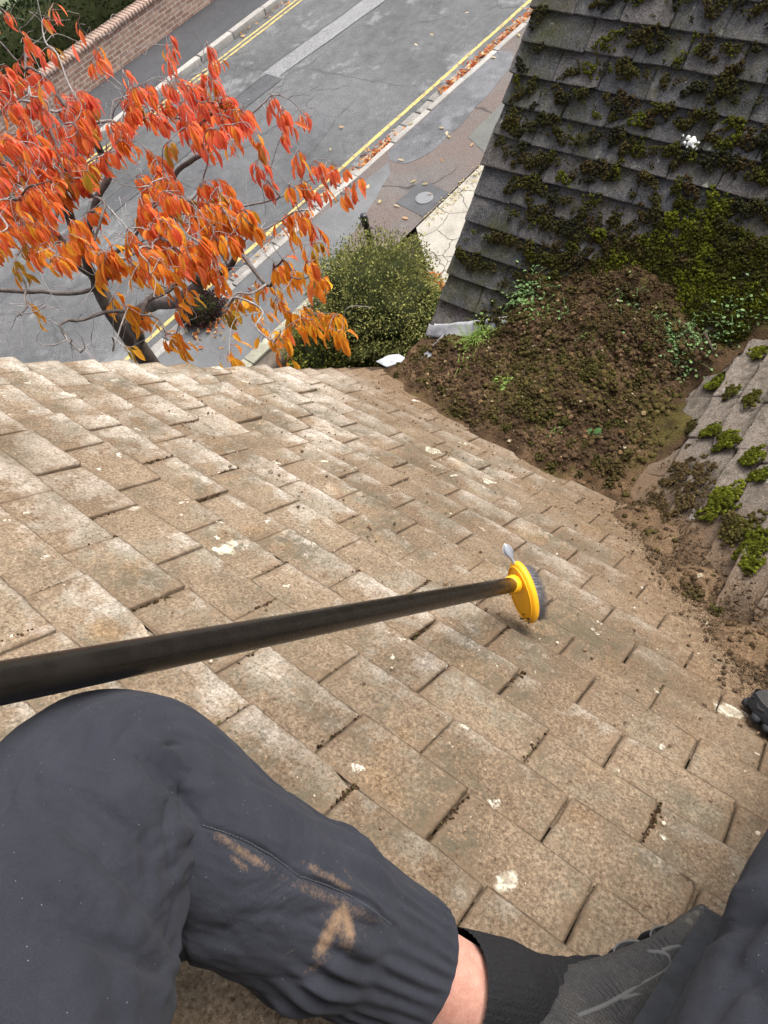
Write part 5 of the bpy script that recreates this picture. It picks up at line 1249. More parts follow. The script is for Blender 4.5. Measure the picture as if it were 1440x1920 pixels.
    for cv_ in ([(1085, 1905), (1140, 1880), (1200, 1846), (1244, 1815), (1256, 1798), (1244, 1787), (1215, 1785)], [(1165, 1872), (1210, 1858), (1250, 1845), (1290, 1826)], [(1240, 1782), (1290, 1776), (1306, 1786)]):
        cv = [at(q) for q in cv_]
        q = spline(np.array([(a_, b_, 0) for a_, b_ in cv]), 40); Pq = surf(q[:, 0], q[:, 1])
        v, f = tube(Pq - Mv * .0014, 0.0022, 8); mk('side_line', v - HIP0, f, m_line, sh)
    # sewn overlays: toe rand, heel counter, ribbed mid panel
    for nm_, s0_, s1_, d0f, d1f, mt in (('toe_rand', .128, .205, .02, .62, m_tan), ('heel_counter', -.060, -.012, .02, .62, m_shoe2), ('ribbed_panel', .010, .122, .05, .80, m_shoe2)):
        gu, gv = np.meshgrid(np.linspace(0, 1, 60), np.linspace(0, 1, 24), indexing='ij'); ss_ = s0_ + (s1_ - s0_) * gu + (.012 if nm_ == 'ribbed_panel' else .006) * (gv - .5)
        so_, to_ = np.interp(ss_, s, sole), np.interp(ss_, s, top); dd_ = so_ + (to_ - so_) * (d0f + (d1f - d0f) * gv * (1 - .25 * (2 * gu - 1) ** 2))
        Pp = surf(ss_.ravel(), dd_.ravel()) - Mv * .0012
        if nm_ == 'ribbed_panel': Pp = Pp + np.outer(.0009 * np.sin(gu.ravel() * 2 * np.pi * 19), Mv)
        i = np.arange(59)[:, None] * 24; j = np.arange(23)[None]
        e = mk(nm_, Pp - HIP0, np.stack([i + j, i + 24 + j, i + 25 + j, i + 1 + j], -1).reshape(-1, 4), mt, sh); sm = e.modifiers.new('s', 'SOLIDIFY'); sm.thickness = .0012; sm.offset = 0
    # fine stitched ribs
    parts = []
    for a_ in np.arange(.010, .125, .0062):
        d0, d1 = np.interp(a_, s, top) - .012, -.066; q = np.linspace(0, 1, 12)
        v, f = tube(surf(a_ + .010 * q, d0 + (d1 - d0) * q) + Mv * -.0019, 0.0012, 5, False); parts.append((v, f))
    v, f = join(parts); mk('stitching', v - HIP0, f, m_shoe2, sh)
    # heel collar rim, pull loop, lace eyestays and laces along the instep
    q = np.linspace(0, 1, 30)
    col_s, col_d = -.055 + 0.095 * q, np.interp(-.055 + .095 * q, s, top) - .0035 - .018 * np.sin(q * np.pi) ** 2
    v, f = tube(surf(col_s, col_d), 0.0026, 8); mk('collar', v - HIP0, f, m_line, sh)
    for a0, a1, hgt in ((.030, .058, .007), (.078, .108, .008), (.118, .142, .006)):
        q = np.linspace(0, 1, 18); ss_ = a0 + (a1 - a0) * q; bs = surf(ss_, np.interp(ss_, s, top) - .004)
        tp = bs + (hgt * np.sin(q * np.pi) ** .6)[:, None] * D; dn_ = surf(ss_, np.interp(ss_, s, top) - .012)
        Vv = np.concatenate([dn_, bs, tp]); i = np.arange(17); Fq = np.concatenate([np.stack([i + 18 * k, i + 1 + 18 * k, i + 19 + 18 * k, i + 18 + 18 * k], -1) for k in (0, 1)])
        e = mk('eyestay', Vv - HIP0, Fq, m_shoe2, sh); sm = e.modifiers.new('s', 'SOLIDIFY'); sm.thickness = .0016
        v, f = tube(tp, 0.0009, 6); mk('edging', v - HIP0, f, m_line, e)
        q = np.linspace(0, 1, 10); mid_s = (a0 + a1) / 2
        p0 = surf(np.array([mid_s]), np.array([np.interp(mid_s, s, top) - .006]))[0]; p1 = p0 - Mv * .05 + D * .006
        v, f = tube(spline(np.array([p0, (p0 + p1) / 2 + D * .012, p1]), 12), 0.0028, 8); mk('lace', v - HIP0, f, m_sock, sh)
    p0 = surf(np.array([.022]), np.array([np.interp(.022, s, top) - .003]))[0]
    lp = spline(np.array([p0, p0 + D * .016 - S * .008, p0 + D * .030 - S * .012 - Mv * .004, p0 + D * .026 - S * .020 - Mv * .010, p0 + D * .006 - S * .012 - Mv * .010]), 20)
    v, f = tube(lp, 0.0030, 8); mk('pull_loop', v - HIP0, f, m_sock, sh)
    return sh
t = NT('trainer_mesh'); n_ = t.noise(26, 5, 0.7); f_ = t.noise(300, 3, 0.7)
c = t.mix(n_, (0.028, 0.028, 0.030), (0.075, 0.074, 0.072)); c = t.mix(1.0, c, t.ramp(f_, [(0.3, (.7,) * 3), (.7, (1.25,) * 3)]), 'MULTIPLY')
c = t.mix(t.ramp(t.noise(9, 4), [(.55, 0.0), (.72, .5)]), c, (0.13, 0.112, 0.09)); t.col(c); mesh_ = t.vor(420, 'DISTANCE_TO_EDGE', rnd=0.25); mk_ = t.ramp(mesh_, [(0.02, 1.0), (0.12, 0.0)]); c = t.mix(t.math('MULTIPLY', mk_, .55), c, (0.012, 0.012, 0.013)); t.col(c); t.bump(t.math('SUBTRACT', f_, mk_), .6, .0015); t.b.inputs['Roughness'].default_value = .8; m_shoe = t.m
m_shoe2 = plain('trainer_dark', (0.020, 0.021, 0.023), .8, .3, 120); m_line = plain('trainer_line', (0.095, 0.095, 0.094), .7, .25, 90); m_tan = plain('trainer_toe', (0.085, 0.080, 0.070), .85, .35, 60, .3); m_rub = plain('rubber', (0.030, 0.032, 0.036), .85, .6, 60, .3)
Sd = np.array([0.6677, -0.1667, -0.7255]); Dd = np.array([0.0110, 0.9767, -0.2142]); Sd /= np.linalg.norm(Sd); Dd -= Sd * (Dd @ Sd); Dd /= np.linalg.norm(Dd); Md = np.cross(Sd, Dd)
if Md @ P_MAIN[0] < 0: Md = -Md
footL = np.array([-0.0985, -1.2449, 0.1588]) + P_MAIN[0] * 0.003 - RIGHT * 0.027 - UPV * 0.012
trainer(footL, Sd, Dd, Md, 'left trainer lying on its side with two pale curved lines')
sk0 = kneeL + (ankL - kneeL) * 0.965
sock(np.array([sk0, sk0 * .5 + footL * .5, footL, footL + Sd * .055 - Dd * .035]), 3)
trainer(ankR, Sr, Dr, -np.cross(Sr, Dr), 'right trainer with a lugged sole at the edge of the valley', detail=False)
sock(np.array([kneeR * .12 + ankR * .88, ankR * .7 + kneeR * .3 * 0 + (ankR) * .3, ankR + Sr * .02 - Dr * .01, ankR + Sr * .05 - Dr * .03]), 5)

# ================================================================ THE CHERRY TREE
tree = thing('cherry_tree', 'cherry tree with drooping red and orange autumn leaves beside the house', 'tree', loc=(1.30, 2.82, ZG))
TO = np.array([1.30, 2.82, ZG])
r = np.random.default_rng(21)
nodes, par, dist, kids = [], [], [], []
def addn(p, pr):
    nodes.append(np.asarray(p, float)); par.append(pr); dist.append(0.0 if pr < 0 else dist[pr] + np.linalg.norm(nodes[pr] - nodes[-1])); return len(nodes) - 1
def addline(P, pr, n, jit=0.02):
    Q = spline(np.array(P), n)
    for i in range(1, n):
        pr = addn(Q[i] + r.normal(0, jit, 3) * (i < n - 1), pr); idxs.append(pr)
    return pr
fork = pt(186, 540, 4.62)
idxs = []
n0 = addn([1.36, 2.80, ZG - 0.1], -1)
tr = addline([nodes[n0], [1.30, 2.79, -4.4], pt(238, 622, 4.85), fork], n0, 16, 0.006); fork_i = tr
limbs = []
def limb(P, n=10, start=None, jit=0.015):
    st_ = fork_i if start is None else min(range(len(nodes)), key=lambda i: np.linalg.norm(nodes[i] - start) + (0 if i in idxs else 9))
    return addline([nodes[st_]] + P, st_, n, jit)
limb([pt(90, 548, 4.5), pt(0, 540, 4.3), pt(-150, 505, 4.0), pt(-300, 430, 3.8)], 12)
limb([pt(165, 470, 4.4), pt(180, 400, 4.2), pt(200, 300, 4.0), pt(212, 235, 3.9), pt(232, 165, 3.8)], 14)
limb([pt(230, 465, 4.2), pt(305, 350, 3.9), pt(365, 298, 3.7), pt(420, 245, 3.6)], 12)
limb([pt(262, 455, 4.1), pt(350, 396, 3.8), pt(425, 382, 3.6), pt(520, 375, 3.4), pt(575, 340, 3.3)], 13)
limb([pt(130, 470, 4.2), pt(80, 390, 3.9), pt(35, 310, 3.7), pt(-30, 230, 3.5)], 11)
limb([pt(150, 440, 3.9), pt(120, 345, 3.4), pt(190, 372, 3.2), pt(235, 418, 3.1), pt(300, 500, 3.0)], 14)
limb([pt(255, 590, 4.2), pt(330, 560, 3.6), pt(430, 500, 3.3)], 9, start=nodes[fork_i - 2])
limb([pt(110, 290, 3.6), pt(90, 180, 3.5), pt(60, 100, 3.5)], 9, start=pt(130, 400, 4.0))
limb([pt(150, 210, 3.7), pt(100, 110, 3.7), pt(70, 0, 3.8)], 9, start=pt(200, 300, 4.0))
cl = []                                                         # clusters: px, py, depth, leaves
for px, py, n in [(672, 333, 6), (640, 312, 5), (612, 310, 4), (590, 300, 6), (560, 280, 5), (566, 330, 6), (600, 350, 6), (545, 345, 4), (540, 400, 7), (580, 395, 6), (548, 432, 5), (592, 430, 5), (518, 500, 6), (602, 452, 5), (490, 270, 6), (484, 298, 5), (500, 335, 6), (510, 180, 4), (524, 205, 5), (540, 225, 5), (578, 220, 2), (458, 205, 5), (466, 222, 4), (445, 262, 2), (425, 345, 5), (436, 372, 6), (452, 395, 6), (475, 425, 6), (430, 440, 6), (398, 452, 4), (372, 500, 4), (352, 560, 4), (330, 570, 4), (333, 625, 5), (345, 645, 4), (312, 628, 3), (420, 585, 6), (413, 530, 6), (440, 555, 5), (395, 500, 5), (520, 560, 6), (500, 535, 4), (530, 485, 6), (548, 520, 5), (577, 490, 6), (602, 525, 7), (540, 585, 6), (492, 582, 5), (512, 640, 5), (528, 632, 4), (541, 668, 2), (575, 590, 6), (602, 592, 5), (632, 588, 7), (618, 615, 6), (640, 622, 4), (590, 605, 5), (556, 602, 5), (228, 572, 5), (246, 585, 5), (262, 605, 4), (205, 570, 4), (180, 515, 5), (95, 487, 5), (30, 512, 5), (50, 575, 2), (77, 600, 2), (236, 652, 2), (430, 660, 3), (414, 668, 2), (283, 515, 5), (266, 510, 5), (252, 508, 4), (310, 498, 5), (318, 540, 4), (285, 470, 5), (340, 470, 5),
                  (150, 28, 1), (35, 55, 4), (62, 82, 4), (14, 22, 4), (100, 5, 2), (84, 28, 3), (45, 105, 2), (75, 98, 3), (94, 88, 3), (48, 75, 2), (176, 80, 5), (182, 102, 3), (230, 105, 3), (229, 130, 3), (155, 80, 1), (310, 60, 3), (325, 85, 5), (316, 112, 3), (386, 75, 3), (396, 105, 4), (408, 112, 3), (352, 28, 0)]:
    if n: cl.append((px, py, None, n))
poly = np.array([(-20, 120), (60, 110), (110, 135), (170, 165), (225, 165), (290, 140), (330, 110), (405, 100), (418, 165), (465, 205), (440, 240), (418, 265), (425, 310), (455, 330), (470, 400), (430, 470), (350, 500), (300, 505), (230, 500), (150, 490), (70, 480), (-20, 470)], float)
def inside(p, P):
    x, y = p; c = False
    for i in range(len(P)):
        (x0, y0), (x1, y1) = P[i], P[i - 1]
        if (y0 > y) != (y1 > y) and x < (x1 - x0) * (y - y0) / (y1 - y0) + x0: c = not c
    return c
n_in = 0; pts_ = []
while n_in < 240:
    p = np.array([r.uniform(-20, 475), r.uniform(100, 510)])
    if not inside(p, poly): continue
    if fbm(np.array([[p[0] / 75, p[1] / 60, 2.2]]), 2, 77)[0] < -0.22: continue
    if pts_ and np.min(np.linalg.norm((np.array(pts_) - p) * [1, 0.8], axis=1)) < 11: continue
    pts_.append(p); cl.append((p[0], p[1], None, int(r.integers(4, 8)))); n_in += 1
for k in range(70):                                             # the rest of the crown, beyond the frame's left edge
    cl.append((r.uniform(-420, -20), r.uniform(-120, 520), None, int(r.integers(4, 8))))
def dep(px, py):
    base = 2.95 + 0.75 * np.clip((430 - py) / 430, -0.1, 1.1) + 0.25 * np.clip((250 - px) / 300, -0.5, 1.5)
    return base + r.uniform(-0.28, 0.32)
CPt = np.array([pt(px, py, dep(px, py)) for px, py, _, _ in cl]); CN = [n for *_, n in cl]
bare = [(60, 590), (20, 620), (110, 610), (130, 640), (95, 650), (40, 650), (5, 600), (175, 610), (200, 640), (150, 600), (160, 645), (330, 530), (290, 560), (300, 600), (390, 470), (450, 460), (20, 570), (85, 570), (280, 640), (360, 420), (210, 60), (160, 45), (120, 40), (225, 95), (185, 140), (240, 150), (265, 190), (90, 150), (250, 60), (200, 200), (450, 300), (470, 350), (400, 300), (60, 630), (120, 575), (620, 300), (150, 660), (210, 655), (20, 655), (240, 560)]
CPt = np.concatenate([CPt, np.array([pt(px, py, dep(px, py) - (0.15 if py > 500 else -0.1)) for px, py in bare])]); CN += [0] * len(bare)
order = np.argsort(np.linalg.norm(CPt - nodes[fork_i], axis=1)); leafn = {}
for ci in order:
    p = CPt[ci]; A_ = np.array(nodes); d = np.linalg.norm(A_ - p, axis=1); cost = d + 0.30 * np.array(dist) + np.where(np.arange(len(A_)) < fork_i - 1, 50, 0)
    # shoots leave outwards, never back into the crown
    b_ = int(np.argmin(cost)); q0 = nodes[b_]; L = d[b_]
    if L < 0.03: leafn[b_] = CN[ci]; continue
    k = max(2, int(L / 0.10)); tdir = (p - q0); side_ = r.normal(0, 1, 3); side_ -= tdir * (side_ @ tdir) / (L * L); side_ /= np.linalg.norm(side_) + 1e-6
    prv = b_
    for i in range(1, k + 1):
        f = i / k; q = q0 + tdir * f + side_ * L * 0.13 * math.sin(f * math.pi) + np.array([0, 0, L * 0.16 * math.sin(f * math.pi) ** 1.0])
        if i < k: q = q + r.normal(0, 0.012, 3)
        prv = addn(q, prv)
    leafn[prv] = CN[ci]
# little spurs
for _ in range(520):
    b_ = int(r.integers(fork_i + 1, len(nodes)))
    d = r.normal(0, 1, 3) + np.array([0, 0, 0.2]); d /= np.linalg.norm(d); q = nodes[b_] + d * r.uniform(.05, .17)
    m_ = addn(nodes[b_] + d * .05 + r.normal(0, .012, 3), b_); addn(q, m_)
N_ = len(nodes); wgt = np.zeros(N_)
isleaf = np.ones(N_, bool)
for i, p_ in enumerate(par):
    if p_ >= 0: isleaf[p_] = False
wgt[isleaf] = 1.0
for i in range(N_ - 1, 0, -1): wgt[par[i]] += wgt[i]
rad_ = np.clip(0.00115 * wgt ** 0.64, 0.0011, 0.085)
rad_[fork_i + 1:] = np.minimum(rad_[fork_i + 1:], .038)
rad_[:fork_i + 1] = np.maximum(rad_[:fork_i + 1], np.linspace(.075, .044, fork_i + 1))
ch_ = [[] for _ in range(N_)]
for i in range(1, N_): ch_[par[i]].append(i)
thick, thin, done = [], [], set()
stack = [0]
while stack:
    s0 = stack.pop(); pth = [s0] if par[s0] < 0 else [par[s0], s0]
    while ch_[pth[-1]]:
        c_ = sorted(ch_[pth[-1]], key=lambda i: -wgt[i]); stack += c_[1:]; pth.append(c_[0])
    P_ = np.array([nodes[i] for i in pth]); Rr = np.array([rad_[i] for i in pth])
    if par[s0] >= 0: Rr[0] = Rr[1]
    if len(P_) == 2: P_ = np.stack([P_[0], (P_[0] + P_[1]) / 2, P_[1]]); Rr = np.array([Rr[0], (Rr[0] + Rr[1]) / 2, Rr[1]])
    for _ in range(2): Rr[1:-1] = .25 * Rr[:-2] + .5 * Rr[1:-1] + .25 * Rr[2:]
    m_ = len(P_) * 3; Q = spline(np.concatenate([P_, Rr[:, None]], 1), m_); Q[:, 3] = np.maximum(Q[:, 3], 0.0009)
    big = Rr.max() > 0.013
    Q[:, :3] += (fbm(Q[:, :3] * 9, 3, 5)[:, None] * np.array([[.012, .012, .012]])) * (0.5 if big else 1)
    v, f = tube(Q[:, :3], Q[:, 3], 12 if big else 5, False)
    if par[s0] < 0: trunk = (v, f, Q)
    elif big: thick.append((v, f, Q[:, 3]))
    else: thin.append((v, f, Q[:, 3]))
def bark(name, lo, hi):
    t = NT(name); a = t.noise(30, 5, .7); b_ = t.noise(8, 4, .6); c = t.ramp(t.math('ADD', t.math('MULTIPLY', a, .6), t.math('MULTIPLY', b_, .4)), [(.32, lo), (.62, hi)])
    t.col(c); t.bump(a, .7, .004); t.b.inputs['Roughness'].default_value = .8; return t.m
v, f, Q = trunk; mk('trunk', v - TO, f, bark('cherry_bark', (0.028, 0.021, 0.018), (0.085, 0.066, 0.055)), tree)
V, F = join([(a, b_) for a, b_, _ in thick]); mk('limb', V - TO, F, bark('limb_bark', (0.030, 0.024, 0.021), (0.15, 0.13, 0.12)), tree)
V, F = join([(a, b_) for a, b_, _ in thin]); mk('twigs', V - TO, F, bark('twig_bark', (0.085, 0.070, 0.062), (0.34, 0.315, 0.30)), tree)
# leaves: folded, drooping, in whorls at the shoot tips
st5 = np.array([0, .10, .30, .55, .78, .92, 1.0]); hw5 = np.array([.010, .075, .155, .175, .120, .055, .003])
LT, LF = [], []
for k, (t_, h_) in enumerate(zip(st5, hw5)):
    sag = 0.16 * t_ ** 2
    LT += [(-h_, .42 * h_ - sag, -t_), (0, -sag, -t_), (h_, .42 * h_ - sag, -t_)]
LT = np.array(LT)
for k in range(6):
    a = 3 * k; LF += [(a, a + 1, a + 4, a + 3), (a + 1, a + 2, a + 5, a + 4)]
LF = np.array(LF)
Ms, Ps, Cs, petv = [], [], [], []
RED, SCAR, ORG, AMB, GRN = np.array([0.88, 0.165, 0.105]), np.array([0.89, 0.225, 0.062]), np.array([0.93, 0.39, 0.042]), np.array([0.92, 0.52, 0.050]), np.array([0.28, 0.26, 0.03])
for nd, cnt in leafn.items():
    if cnt == 0: continue
    p = nodes[nd]; q = nodes[par[nd]]; bx, by = pxy(p[None]); px_, py_ = bx[0], by[0]
    inner = np.clip((py_ - 170) / 420, 0, 1); red_ = np.clip(1.0 - inner * 0.95 + 0.35 * fbm(p[None] * 2.2, 2, 9)[0], 0, 1)
    odd = r.random() < 0.07
    for k in range(int(cnt * 2.15) + (r.random() < .5)):
        u = r.random() ** 1.5; o_ = p + (q - p) * u * min(1.0, .10 / (np.linalg.norm(q - p) + 1e-6))
        az = r.random() * 6.283; tilt = abs(r.normal(0.28, 0.20)); L = r.uniform(.034, .098) if r.random() < .45 else r.uniform(.058, .088)
        dn = -np.array([math.cos(az) * math.sin(tilt), math.sin(az) * math.sin(tilt), -math.cos(tilt)]) * np.array([-1, -1, 1])
        dn = np.array([math.cos(az) * math.sin(tilt), math.sin(az) * math.sin(tilt), -math.cos(tilt)])
        z = -dn; outv = np.array([math.cos(az), math.sin(az), 0]); y = outv - z * (outv @ z); y /= np.linalg.norm(y); x = np.cross(y, z)
        yaw = r.normal(0, 0.5); x, y = x * math.cos(yaw) + y * math.sin(yaw), y * math.cos(yaw) - x * math.sin(yaw)
        bs = o_ + outv * 0.012 + dn * 0.018
        Ms.append(np.stack([x, y, z], -1) * L * np.array([r.uniform(.62, 1.08), r.uniform(.6, 2.4), 1.0])); Ps.append(bs); petv.append((o_, bs))
        s_ = np.clip(red_ + r.normal(0, .22), 0, 1)
        c = (RED * (s_ - .5) * 2 + SCAR * (2 - 2 * s_)) if s_ > .5 else (SCAR * s_ * 2 + ORG * (1 - 2 * s_))
        if r.random() < 0.14 * inner + .02: c = c * .4 + AMB * .6
        if odd and r.random() < .75: c = c * .35 + GRN * .65
        Cs.append(np.minimum(c * r.uniform(.75, 1.15), .9))
Ms, Ps, Cs = np.array(Ms), np.array(Ps), np.array(Cs)
V, F = inst(LT, LF, Ms, Ps)
k = len(LT); grad = np.tile((-LT[:, 2])[:, None], (len(Ps), 1)); mid_ = np.tile((np.abs(LT[:, 0]) < 1e-6)[:, None] * 1.0, (len(Ps), 1))
base = np.repeat(Cs, k, 0); colr = base * (1 - .16 * mid_) * (1.0 + 0.10 * (grad - .5)) + np.array([0.03, 0.05, 0.0]) * (1 - grad) ** 2
t = NT('autumn_leaf'); c = t.attr(); n_ = t.noise(38, 4, .6); f_ = t.noise(230, 3, .7)
c = t.mix(1.0, c, t.ramp(n_, [(.3, (.86, .82, .82)), (.55, (1, 1, 1)), (.75, (1.08, 1.14, 1.05))]), 'MULTIPLY'); c = t.mix(1.0, c, t.ramp(f_, [(.3, (.88,) * 3), (.7, (1.1,) * 3)]), 'MULTIPLY')
t.col(c); t.b.inputs['Roughness'].default_value = .45; t.b.inputs['Specular IOR Level'].default_value = .28; t.bump(f_, .3, .002)
tr_ = t.n('ShaderNodeBsdfTranslucent'); t.l(c, tr_.inputs[0]); ms = t.n('ShaderNodeMixShader'); ms.inputs[0].default_value = .55
t.l(t.b.outputs[0], ms.inputs[1]); t.l(tr_.outputs[0], ms.inputs[2]); t.l(ms.outputs[0], t.t.nodes['Material Output'].inputs[0]); m_leaf = t.m
mk('foliage', V - TO, F, m_leaf, tree, col=colr)
v, f = join([tube(np.array([a, (a + b_) / 2 + [0, 0, .004], b_]), .0008, 4, False) for a, b_ in petv]); mk('leaf_stalks', v - TO, f, plain('leaf_stalk', (0.28, 0.06, 0.03), .6, .3, 50), tree)

# ================================================================ SHRUBS, HEDGE, GRASS, BOLLARD, LEAF LITTER
QL = np.array([[0, 0, 0], [-.5, .5, .12], [.5, .5, .12], [0, 1.0, 0]]); QF = np.array([[0, 2, 3, 1]])
m_bush = attr_mat('shrub_leaf', .75, .2, .2, 30, spec=.12)
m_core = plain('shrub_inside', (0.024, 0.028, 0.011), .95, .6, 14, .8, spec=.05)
def bush(name, lab, cat, c, rx, rz, n, L, cols, seed, grp=None, box_=None, holes=-0.5):
    rr = np.random.default_rng(seed); c = np.asarray(c, float); base = np.array([c[0], c[1], ZG])
    b = thing(name, lab, cat, grp, loc=tuple(base))
    u = rr.normal(0, 1, (n, 3)); u /= np.linalg.norm(u, axis=1, keepdims=True)
    if box_ is None:
        lump = 1 + 0.38 * fbm(u * 2.6 + seed, 3, seed) + 0.07 * fbm(u * 8 + seed, 2, seed + 1)
        d_ = 1 - np.where(rr.random(n) < .12, -.10 * rr.random(n), np.abs(rr.normal(0, .15, n))); P_ = c + u * np.array([rx, rx, rz]) * (lump * d_)[:, None]
        P_[:, 2] = np.maximum(P_[:, 2], ZG + .05)
    else:
        P_ = (rr.random((n, 3)) - .5); f_ = rr.integers(0, 3, n); P_[np.arange(n), f_] = np.sign(P_[np.arange(n), f_]) * .5 * (1 - .06 * np.abs(rr.normal(0, 1, n)))
        u = np.zeros((n, 3)); u[np.arange(n), f_] = np.sign(P_[np.arange(n), f_]); loc = P_ * np.array(box_); loc = loc + .10 * fbm(loc * 1.6, 3, seed)[:, None]
        P_ = st(c[0] + loc[:, 0], c[1] + loc[:, 1], c[2] + loc[:, 2]); b.location = tuple(st(c[0], c[1], 0)); base = np.array(b.location)
    keep = fbm(P_ * 4.5, 3, seed + 4) > holes; P_, u = P_[keep], u[keep]; n = len(P_)
    y = u + rr.normal(0, .65, (n, 3)) + [0, 0, .25]; y /= np.linalg.norm(y, axis=1, keepdims=True); z = rr.normal(0, 1, (n, 3)) + u * .8; z -= y * (z * y).sum(1, keepdims=True); z /= np.linalg.norm(z, axis=1, keepdims=True); x = np.cross(y, z)
    S = (L * (.6 + .8 * rr.random(n)))[:, None, None]; M_ = np.stack([x * .55, y, z], -1) * S
    V, F = inst(QL, QF, M_, P_)
    mm = np.clip(.5 + .9 * fbm(P_ * 3.5, 3, seed + 6) + .28 * rr.normal(0, 1, n), 0, 1)[:, None]; cc = (np.array(cols[0]) * (1 - mm) + np.array(cols[1]) * mm) * (.6 + .8 * rr.random((n, 1)))
    mk('foliage', V - base, F, m_bush, b, col=np.repeat(cc, 4, 0), smooth=False)
    if box_ is None:
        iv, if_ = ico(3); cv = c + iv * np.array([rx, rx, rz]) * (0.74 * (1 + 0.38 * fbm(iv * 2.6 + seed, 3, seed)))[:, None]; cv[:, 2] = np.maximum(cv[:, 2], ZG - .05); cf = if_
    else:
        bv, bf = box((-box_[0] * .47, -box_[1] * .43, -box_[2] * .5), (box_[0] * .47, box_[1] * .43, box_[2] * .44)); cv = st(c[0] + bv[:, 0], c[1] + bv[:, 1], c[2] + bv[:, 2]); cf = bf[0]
    mk('dark_core', cv - base, cf, m_core, b)  # solid core closing the gaps, coloured dark as the shaded inside of the bush
    ts = []
    cen = np.array([P_[:, 0].mean(), P_[:, 1].mean(), ZG]) if box_ is None else None
    for i in rr.choice(n, min(n, 90 if box_ is None else 60), replace=False):
        q0 = (cen + [rr.normal(0, .06), rr.normal(0, .06), 0]) if box_ is None else np.array([P_[i, 0] + rr.normal(0, .1), P_[i, 1] + rr.normal(0, .1), ZG])
        q1 = P_[i]; ts.append(tube(spline(np.array([q0, q0 * .55 + q1 * .45 + [0, 0, .08], q1]), 7), np.linspace(.011, .002, 7), 5, False))
    if box_ is not None: return b
    v, f = join(ts); mk('stems', v - base, f, plain('shrub_stem', (0.07, 0.05, 0.035), .9, .4, 40), b)
    return b
YG, DG2 = (0.275, 0.265, 0.080), (0.095, 0.110, 0.035)
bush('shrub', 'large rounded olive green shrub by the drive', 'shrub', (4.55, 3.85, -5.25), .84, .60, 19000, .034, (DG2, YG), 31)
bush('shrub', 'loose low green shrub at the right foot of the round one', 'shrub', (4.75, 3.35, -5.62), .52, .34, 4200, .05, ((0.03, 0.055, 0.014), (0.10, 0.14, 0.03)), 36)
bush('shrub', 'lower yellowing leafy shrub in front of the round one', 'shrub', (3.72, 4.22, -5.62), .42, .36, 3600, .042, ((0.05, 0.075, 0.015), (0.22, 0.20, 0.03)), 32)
bush('shrub', 'small dark purple leaved plant at the foot of the cherry by the kerb', 'shrub', st(3.22, 6.72, .12), .32, .20, 2600, .036, ((0.020, 0.012, 0.012), (0.060, 0.030, 0.028)), 33)
bush('hedge', 'clipped dark green hedge behind the far brick wall', 'hedge', (3.5, 14.55, .75), 1, 1, 30000, .075, ((0.010, 0.018, 0.006), (0.026, 0.042, 0.012)), 34, box_=(14.0, 1.15, 1.35))
bush('hedge', 'short dark hedge at the right end of the far wall', 'hedge', (13.5, 14.5, .72), 1, 1, 9000, .08, ((0.008, 0.013, 0.006), (0.022, 0.034, 0.012)), 35, box_=(4.4, .9, 1.3))
# grass below the shrubs
n = 26000; gx, gy = rng.uniform(2.6, 5.4, n), rng.uniform(2.5, 4.5, n)
kp = fbm(np.stack([gx * 1.6, gy * 1.6, gx * 0], -1), 3, 61) > -.12; gx, gy = gx[kp], gy[kp]; n = len(gx)
BT = np.array([[-.5, 0, 0], [.5, 0, 0], [-.3, .25, .6], [.3, .25, .6], [0, .75, 1.0]]); BF = np.array([[0, 1, 3, 2], [2, 3, 4, 4]])
an = rng.random(n) * 6.283; c_, s_ = np.cos(an), np.sin(an); M = np.zeros((n, 3, 3)); M[:, 0, 0], M[:, 0, 1], M[:, 1, 0], M[:, 1, 1], M[:, 2, 2] = c_, -s_, s_, c_, 1
hL = rng.uniform(.05, .17, n); M = M * np.stack([np.full(n, .007), hL * .8, hL], -1)[:, None, :]
V, F = inst(BT, np.array([[0, 1, 3], [0, 3, 2], [2, 3, 4]]), M, np.stack([gx, gy, np.full(n, ZG - .115)], -1))
gc = np.repeat(np.array([0.045, 0.085, 0.018]) * (.5 + 1.0 * rng.random((n, 1))), 5, 0)
tag(mk('grass', V, F, m_bush, col=gc, smooth=False), 'rough green grass under the shrubs by the house', 'grass', kind='stuff')
# black post at the back of the pavement
bol = thing('bollard', 'short black post standing behind the rounded shrub', 'post', loc=(5.43, 4.61, ZG))
a8 = np.arange(20) / 20 * 2 * np.pi
prof = [(.052, -.05), (.052, .0), (.048, .02), (.048, .90), (.054, .905), (.054, .93), (.048, .935), (.048, .975), (.042, .992), (.022, 1.0), (0.0, 1.002)]
V = np.concatenate([np.stack([q * np.cos(a8), q * np.sin(a8), np.full(20, z)], -1) for q, z in prof]); i = np.arange(len(prof) - 1)[:, None] * 20; j = np.arange(20)[None]
F = np.stack([i + j, i + (j + 1) % 20, i + 20 + (j + 1) % 20, i + 20 + j], -1).reshape(-1, 4)
mk('post', V, F, plain('black_paint', (0.012, 0.012, 0.014), .4, .3, 30, spec=.5), bol)
